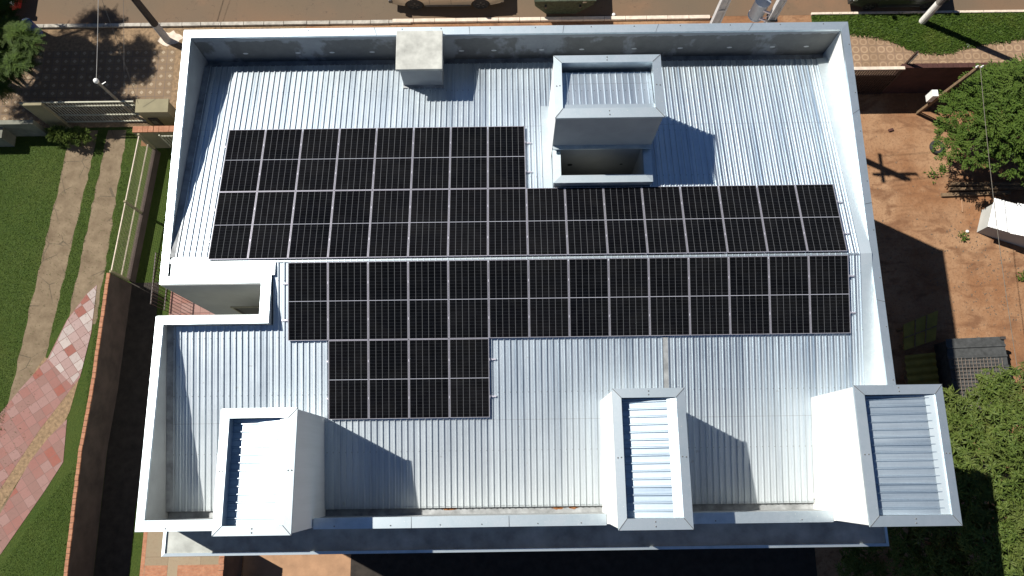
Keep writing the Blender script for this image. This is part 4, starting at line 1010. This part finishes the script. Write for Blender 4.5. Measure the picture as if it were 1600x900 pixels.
# white sheet shed
sh = thing('white_shed', 'small shed with white ribbed metal roof at the right edge', 'shed', (21.2, 4.0, 0))
ca, sa_ = math.cos(-.36), math.sin(-.36)
def S(u, v, z): return (21.05 + u * ca - v * sa_, 4.2 + u * sa_ + v * ca, z * .58)
m = MB(); m.add([S(-.85, -.55, 0), S(3.2, -.55, 0), S(3.2, .55, 0), S(-.85, .55, 0), S(-.85, -.55, 1.75), S(3.2, -.55, 1.75), S(3.2, .55, 1.75), S(-.85, .55, 1.75)], [(0, 1, 5, 4), (1, 2, 6, 5), (2, 3, 7, 6), (3, 0, 4, 7)])
m.build('wall', 'beige_wall', sh)
def rsheet(u0, z0, u1, z1, vz=.68):
    m = MB(); n_ = max(3, int(abs(u1 - u0) / .11))
    # ribs run along the fall (v); profile across u
    for i in range(n_ * 3 + 1):
        t_ = i / (n_ * 3); u = u0 + (u1 - u0) * t_; z = z0 + (z1 - z0) * t_ + (.025 if i % 3 == 1 else 0)
        m.v.append(S(u, -vz, z)); m.v.append(S(u, vz, z + .04))
    for i in range(n_ * 3): m.face((2 * i, 2 * i + 2, 2 * i + 3, 2 * i + 1))
    return m
rsheet(-.98, 1.83, -.02, 1.98).build('roof', 'shed_sheet', sh); rsheet(-.08, 2.02, .42, 2.28, .72).build('roof', 'shed_sheet', sh); rsheet(.42, 2.28, 3.4, 1.75, .72).build('roof', 'shed_sheet', sh)
# timber
def log(label, a, b, r_):
    a, b = Vector(a), Vector(b); tag(MB().tube([a, a.lerp(b, .5) + Vector((0, .02, 0)), b], [r_, r_ * .95, r_ * .9], 9).build('timber_log', 'wood'), label, 'log', 'timber lying in the yard')
log('long brown log nearest the small leafy weeds', (19.15, 6.22, .1), (23.6, 6.12, .1), .10)
log('middle log of the pile, partly under tree shadow', (19.1, 5.98, .09), (24, 5.98, .09), .09)
tag(MB().obox((18.72, 5.72, .06), (21.8, 5.80, .06), .16, .11).build('timber_beam', 'wood'), 'squared beam in front of the logs', 'beam', 'timber lying in the yard')
tag(MB().obox((19.62, 5.60, .03), (19.56, 4.92, .03), .04, .035).build('wooden_stick', 'ochre'), 'thin pale stick pointing away from the squared beam', 'stick')
tag(MB().lathe((19.63, 4.02, .0), [(.05, 0), (.075, .04), (.05, .09), (.01, .1)], 9).build('stone', 'pvc'), 'small white stone between the stick and the shed', 'stone')
ty = MB(); R_, r2 = .26, .085
for i in range(18):
    for j in range(8):
        a, b = i * 6.2832 / 18, j * 6.2832 / 8; ty.v.append((18.85 + (R_ + r2 * math.cos(b)) * math.cos(a), 8.0 + (R_ + r2 * math.cos(b)) * math.sin(a), .09 + r2 * math.sin(b)))
for i in range(18):
    for j in range(8): ty.face((i * 8 + j, ((i + 1) % 18) * 8 + j, ((i + 1) % 18) * 8 + (j + 1) % 8, i * 8 + (j + 1) % 8))
tag(ty.build('old_tyre', 'rubber', smooth=True), 'old black tyre lying at the edge of the leafy tree', 'tyre')
tag(MB().box(21.02, 21.12, 13.05, 13.2, .016, .05).build('litter', 'pvc'), 'scrap of white litter in the verge grass', 'litter')
for i, (x_, y_, a_, lab) in enumerate(((16.9, 8.9, .3, 'broken orange brick in the shade below the street wall'), (19.0, 8.6, 1.2, 'broken brick beside the leaning service post'), (21.9, 0.9, .8, 'loose brick on bare earth beyond the ribbed sheets'))):
    q = MB().obox((x_ - .11 * math.cos(a_), y_ - .11 * math.sin(a_), .04), (x_ + .11 * math.cos(a_), y_ + .11 * math.sin(a_), .04), .11, .07).build('loose_brick', 'red_render'); tag(q, lab, 'brick')
# scattered dry leaves and clods
m = MB(); rr = random.Random(3)
for i in range(800):
    x_, y_ = rr.uniform(10.6, 26), rr.uniform(-4, 9.3)
    if rr.random() < .5: x_ = rr.gauss(20.2, 1.6); y_ = rr.gauss(2.2, 1.6)
    s_ = rr.uniform(.01, .035); a = rr.uniform(0, 3.14)
    m.obox((x_ - s_ * math.cos(a), y_ - s_ * math.sin(a), s_ * .3), (x_ + s_ * math.cos(a), y_ + s_ * math.sin(a), s_ * .4), s_, s_ * .5)
tag(m.build('yard_debris', 'bark'), 'dry leaves and clods scattered over the red earth yard', 'debris', kind='stuff')

# ------------------------------------------------------------------ VEGETATION
def leaf(mb, p, d, up, L, W_, fold=.25, segs=2):
    """a pointed, slightly folded leaf from p along d"""
    side = d.cross(up)
    if side.length < 1e-4: side = d.cross(Vector((1, 0, 0)))
    side.normalize(); nrm = side.cross(d).normalized()
    a = p; b = p + d * L * .45 - nrm * 0.0; tip = p + d * L - nrm * (L * fold)
    k_ = len(mb.v)
    mb.v += [tuple(a), tuple(b + side * W_ / 2), tuple(tip), tuple(b - side * W_ / 2)]
    mb.face((k_, k_ + 1, k_ + 2, k_ + 3))
def rnd_dir(rg):
    while True:
        v = Vector((rg.uniform(-1, 1), rg.uniform(-1, 1), rg.uniform(-1, 1)))
        if .05 < v.length < 1: return v.normalized()
def trunk(r, base, forks, rad, h, rg):
    m = MB(); b = Vector(base)
    top = b + Vector((rg.uniform(-.2, .2), rg.uniform(-.2, .2), h))
    m.tube([b, b.lerp(top, .5) + Vector((.06, -.04, 0)), top], [rad * 1.25, rad, rad * .8], 10)
    m.build('trunk', 'bark', r)
    m = MB()
    for f in forks:
        f = Vector(f); mid = top.lerp(f, .5) + Vector((rg.uniform(-.3, .3), rg.uniform(-.3, .3), .15))
        m.tube([top, mid, f], [rad * .55, rad * .35, rad * .1], 7)
        for q in range(3):
            s_ = top.lerp(f, rg.uniform(.35, .85)); e = s_ + rnd_dir(rg) * rg.uniform(.5, 1.2) + Vector((0, 0, .3)); m.tube([s_, s_.lerp(e, .5) + Vector((0, 0, .08)), e], [rad * .2, rad * .12, rad * .05], 5)
    m.build('limbs', 'bark', r)
def clump_points(lobes, n_, rg, shell=(.75, 1.04), zmin=None):
    out = []
    tot = sum(l[3] * l[4] + l[3] * l[5] for l in lobes)
    for (cx, cy, cz, rx, ry, rz_) in lobes:
        cnt = int(n_ * (rx * ry + rx * rz_) / tot)
        for i in range(cnt):
            d = rnd_dir(rg)
            if d.z < -.35: d.z = -d.z * .6
            f = rg.uniform(*shell)
            p = Vector((cx + d.x * rx * f, cy + d.y * ry * f, cz + d.z * rz_ * f))
            nn = Vector((d.x / rx, d.y / ry, d.z / rz_)).normalized()
            out.append((p, nn))
    return out
# --- mango tree, right front: rosettes of long leaves
rg = random.Random(11)
mt = thing('mango_tree', 'huge dense mango tree with long narrow leaves beside the building', 'tree', (17.2, -9.0, 0))
lobes = []
cx0, cy0 = 16.6, -8.9
for i in range(-8, 9):
    for j in range(-8, 9):
        x_, y_ = cx0 + i * .92 + (j % 2) * .46 + rg.uniform(-.2, .2), cy0 + j * .80 + rg.uniform(-.2, .2)
        e = math.hypot((x_ - cx0) / 6.1, (y_ - cy0) / 6.0) + .04 * math.sin(3.1 * math.atan2(y_ - cy0, x_ - cx0) + 1)
        if e > .93 or x_ < 12.1: continue
        z_ = 7.3 - e * e * 2.3 + rg.uniform(-.40, .30) - max(0, 14.1 - x_) * (1.9 if y_ < -5.2 else .6); s_ = rg.uniform(.72, 1.05)
        lobes.append((x_, y_, z_, s_, s_, s_ * .7))
pts = clump_points(lobes, 9000, rg, (.6, 1.06))
m = MB()
for p, nn in pts:
    if p.x < 10.75: continue
    ax = (nn + Vector((0, 0, .9)) + rnd_dir(rg) * .35).normalized()
    u = ax.cross(rnd_dir(rg)).normalized(); v_ = ax.cross(u)
    k_ = rg.randint(8, 12); L0 = rg.uniform(.19, .30)
    for i in range(k_):
        a = 6.283 * i / k_ + rg.uniform(-.3, .3); el = rg.uniform(-.25, .75)
        d = ((u * math.cos(a) + v_ * math.sin(a)) * math.cos(el) + ax * math.sin(el)).normalized()
        leaf(m, p, d, ax, L0 * rg.uniform(.5, 1.2), rg.uniform(.03, .06), rg.uniform(.1, .6))
m.build('crown', 'leaf_mango', mt)
m = MB()   # sparse inner foliage so that the crown is not hollow
for (cx, cy, cz, rx, ry, rz_) in lobes:
    for i in range(40):
        p = Vector((cx, cy, cz - .25)) + rnd_dir(rg) * rx * rg.uniform(.2, .7); 
        if p.x < 10.9: continue
        leaf(m, p, rnd_dir(rg), Vector((0, 0, 1)), .42, .16, .2)
m.build('inner_foliage', 'leaf_mango', mt)
trunk(mt, (17.2, -9.0, 0), [(14, -6.5, 5.6), (19.5, -6.5, 5.8), (14, -11, 5.6), (20, -11.5, 5.8), (17, -6, 6.2), (17, -9, 6.6), (13, -8.5, 5.3)], .38, 2.6, rg)
# --- broad-leaved tree, right back
rg = random.Random(5)
bt = thing('leafy_tree', 'bright green leafy tree by the street wall in the earth yard', 'tree', (20.3, 7.8, 0))
lobes = []
for x_, y_, z_, s_ in ((19.5, 8.6, 3.2, 1.1), (20.6, 8.9, 3.5, 1.2), (21.6, 8.3, 3.4, 1.2), (18.6, 8.4, 2.6, .75), (18.2, 7.2, 2.2, .6), (18.9, 6.9, 2.5, .7), (19.8, 7.4, 3.2, 1.0), (20.9, 7.2, 3.4, 1.1), (22.0, 6.9, 3.2, 1.1),
                       (20.2, 6.2, 2.7, .55), (19.4, 7.9, 3.3, .9), (21.4, 6.0, 2.5, .6), (22.6, 8.6, 3.2, 1.2), (20.0, 9.6, 2.9, .8), (19.35, 9.75, 2.6, .45), (18.5, 9.1, 2.5, .4), (22.6, 5.7, 2.4, .8), (21.2, 9.6, 3.0, .8), (18.15, 7.75, 2.3, .4)):
    lobes.append((x_, y_, z_, s_, s_, s_ * .75))
m = MB()
for p, nn in clump_points(lobes, 2600, rg, (.7, 1.08)):
    ax = (nn + Vector((0, 0, .7)) + rnd_dir(rg) * .5).normalized()
    # compound leaf: a rachis with paired leaflets
    d = (nn + rnd_dir(rg) * .8); d.z = d.z * .4 - .05; d.normalize(); s1 = d.cross(Vector((0, 0, 1))).normalized()
    L0 = rg.uniform(.22, .34)
    for q in range(5):
        b = p + d * L0 * (q / 4) + Vector((0, 0, -.02 * q))
        for sg in (-1, 1): leaf(m, b, (s1 * sg + d * .6 + Vector((0, 0, rg.uniform(-.15, .25)))).normalized(), Vector((0, 0, 1)), rg.uniform(.10, .15), rg.uniform(.05, .07), .15)
    leaf(m, p + d * L0, d, Vector((0, 0, 1)), .14, .07, .15)
m.build('crown', 'leaf_broad', bt)
trunk(bt, (20.3, 7.8, 0), [(18.6, 7.4, 2.5), (19.6, 8.8, 3.0), (21.5, 8.6, 3.2), (21.8, 6.6, 3.0), (20.3, 6.4, 2.6), (22.4, 7.6, 3)], .16, 1.2, rg)
# --- frond tree, top left: feathery leaves on spreading boughs
def frond_tree(label, base, h, lobes, n_, seed, rad=.2, forks=None):
    rg = random.Random(seed); r = thing('frond_tree', label, 'tree', base); m = MB()
    for p, nn in clump_points(lobes, n_, rg, (.45, 1.1)):
        for w_ in range(4):
            d = (nn * .6 + rnd_dir(rg)); d.z = abs(d.z) * .25 - .12; d.normalize(); s1 = d.cross(Vector((0, 0, 1))).normalized(); L0 = rg.uniform(.35, .55)
            for q in range(9):
                t_ = q / 8; b = p + d * L0 * t_ + Vector((0, 0, -.12 * t_ * t_))
                for sg in (-1, 1): leaf(m, b, (s1 * sg + d * .7).normalized(), Vector((0, 0, 1)), .13 * (1.1 - t_ * .5), .032, .1)
    m.build('crown', 'leaf_frond', r)
    trunk(r, base, forks or [(l[0], l[1], l[2]) for l in lobes], rad, h, rg)
    return r
frond_tree('spreading feathery tree whose branches reach over the left pavement', (-24.6, 12.2, 0), 2.6,
    [(-22.2, 13.4, 3.9, .5, .3, .3), (-21.0, 12.1, 3.6, .45, .25, .25), (-20.6, 11.75, 3.5, .4, .22, .2), (-21.05, 10.9, 3.4, .28, .35, .22), (-22.5, 11.7, 3.7, .5, .35, .3), (-21.6, 12.35, 3.5, .3, .3, .2), (-22.6, 12.6, 3.3, .6, .4, .3), (-23.0, 13.6, 4.2, .7, .5, .4), (-22.0, 10.7, 3.4, .4, .3, .3), (-22.3, 14.1, 3.9, .45, .3, .3), (-21.5, 11.5, 3.2, .35, .3, .2), (-24.3, 12.0, 5.2, 1.2, 1.0, .6), (-24.0, 14.4, 4.8, .8, .7, .5), (-22.8, 13.0, 2.2, .9, .9, .4), (-22.0, 12.0, 2.0, .6, .8, .4), (-23.2, 14.3, 2.4, .9, .5, .4), (-22.5, 10.6, 2.2, .5, .5, .4)], 1300, 21, .2)
frond_tree('tall feathery tree shading the pavement at the top left corner', (-27.5, 15.2, 0), 3.5,
    [(-25.6, 14.6, 6.4, 1.3, .8, .6), (-24.9, 13.3, 6.2, 1.2, .7, .5), (-26.2, 16.0, 6.6, 1.2, 1.0, .6), (-24.3, 15.6, 5.9, .9, .7, .5), (-23.6, 13.9, 5.7, .8, .45, .4), (-26.5, 13.2, 6.2, 1.3, .9, .6), (-25.5, 12.3, 5.9, .9, .5, .4), (-23.3, 14.9, 6.0, .9, .7, .4), (-22.6, 15.9, 6.2, .7, .5, .35), (-24.4, 17.4, 6.2, .9, .6, .4), (-22.0, 14.6, 5.6, .5, .4, .3), (-24.8, 14.5, 5.4, 1.2, 1.2, .5), (-23.9, 12.6, 5.2, .5, .5, .4)], 1500, 22, .22)
sb_ = thing('garden_shrub', 'small dark shrub at the head of the driveway strips', 'shrub', (-19.9, 8.75, 0)); rg = random.Random(9); m = MB()
for p, nn in clump_points([(-19.9, 8.85, .5, .75, .38, .4), (-20.7, 9.0, .5, .5, .3, .35)], 420, rg, (.4, 1.1)):
    for q in range(5): leaf(m, p, (nn + rnd_dir(rg) * .9).normalized(), Vector((0, 0, 1)), .16, .04, .2)
m.build('foliage', 'leaf_mango', sb_); MB().tube([(-19.9, 8.8, 0), (-19.9, 8.85, .5)], .03, 6).build('stem', 'bark', sb_)
for i, (x_, y_, s_, lab) in enumerate(((18.55, 6.72, .32, 'larger leafy weed sprouting in the bare earth'), (18.95, 6.98, .2, 'small weed behind the larger leafy one'), (19.4, 3.75, .2, 'tiny weed beside the small white stone'), (21.7, 1.9, .25, 'weed sprouting between shed and ribbed sheets'))):
    wr = thing('weed', lab, 'plant', (x_, y_, 0), 'weeds in the yard'); rg = random.Random(40 + i); m = MB()
    for q in range(46):
        p = Vector((x_ + rg.gauss(0, s_ * .5), y_ + rg.gauss(0, s_ * .5), rg.uniform(.02, .15))); d = rnd_dir(rg); d.z = abs(d.z) * .4; leaf(m, p, d.normalized(), Vector((0, 0, 1)), .11, .055, .1)
    m.build('leaves', 'leaf_broad', wr); MB().tube([(x_, y_, 0), (x_, y_, .14)], .008, 5).build('stem', 'bark', wr)
# grass: verge tufts (thick) and lawn blades near the edges
def grass(name, label, poly_test, bounds, n_, L_, W_, mat, seed):
    rg = random.Random(seed); m = MB()
    for i in range(n_):
        x_, y_ = rg.uniform(bounds[0], bounds[1]), rg.uniform(bounds[2], bounds[3])
        if not poly_test(x_, y_): continue
        d = rnd_dir(rg); d.z = abs(d.z) * .6 + .15; d.normalize()
        leaf(m, Vector((x_, y_, .015 + rg.uniform(0, .03))), d, Vector((0, 0, 1)), L_ * rg.uniform(.6, 1.3), W_, .3)
    tag(m.build(name, mat), label, 'grass', kind='stuff')
VB = [(13.9, 14.3), (15.2, 14.0), (15.7, 13.86), (16.6, 13.75), (17.75, 13.38), (18.4, 13.0), (18.9, 12.88), (19.6, 12.8), (20.3, 12.87), (20.9, 13.1), (21.4, 13.15), (22.2, 13.35), (23.0, 13.38), (23.8, 13.55), (30, 13.7)]
def vlow(x_):
    for (a, b), (c, d) in zip(VB[:-1], VB[1:]):
        if a <= x_ <= c: return b + (d - b) * (x_ - a) / (c - a)
    return 13.7
rj = random.Random(77)
grass('verge_grass', 'thick clumpy grass growing on the street verge', lambda x_, y_: y_ > vlow(x_) + rj.uniform(-.16, .12), (14.0, 27, 12.6, 14.83), 60000, .13, .035, 'leaf_grass', 60)
def on_lawn(x_, y_):
    if y_ < -9.9: return False
    l1, r1 = -20.52 + (y_ - 8.3) * .095, -19.25 + (y_ - 8.7) * .105
    l2, r2_ = -18.80 + (y_ - 8.7) * .088, -17.92 + (y_ - 8.7) * .045
    if l1 < x_ < r1: return rj.random() < .03
    if y_ > -1 and l2 < x_ < r2_: return rj.random() < .03
    if y_ < 2:   # keep off paths
        pl = -18.4 if y_ > -2 else (-18.35 - max(0, -5.2 - y_) * .62)
        if x_ < pl and x_ > -21.6 - max(0, -y_ - 5) * .7 and x_ > -18.9 + (y_ - 2) * .62: return False
    return True
grass('lawn_grass', 'short mown lawn grass left of the boundary wall', on_lawn, (-25, -17.25, -10, 9.3), 90000, .055, .016, 'leaf_grass', 61)
print('objects', len(bpy.data.objects))
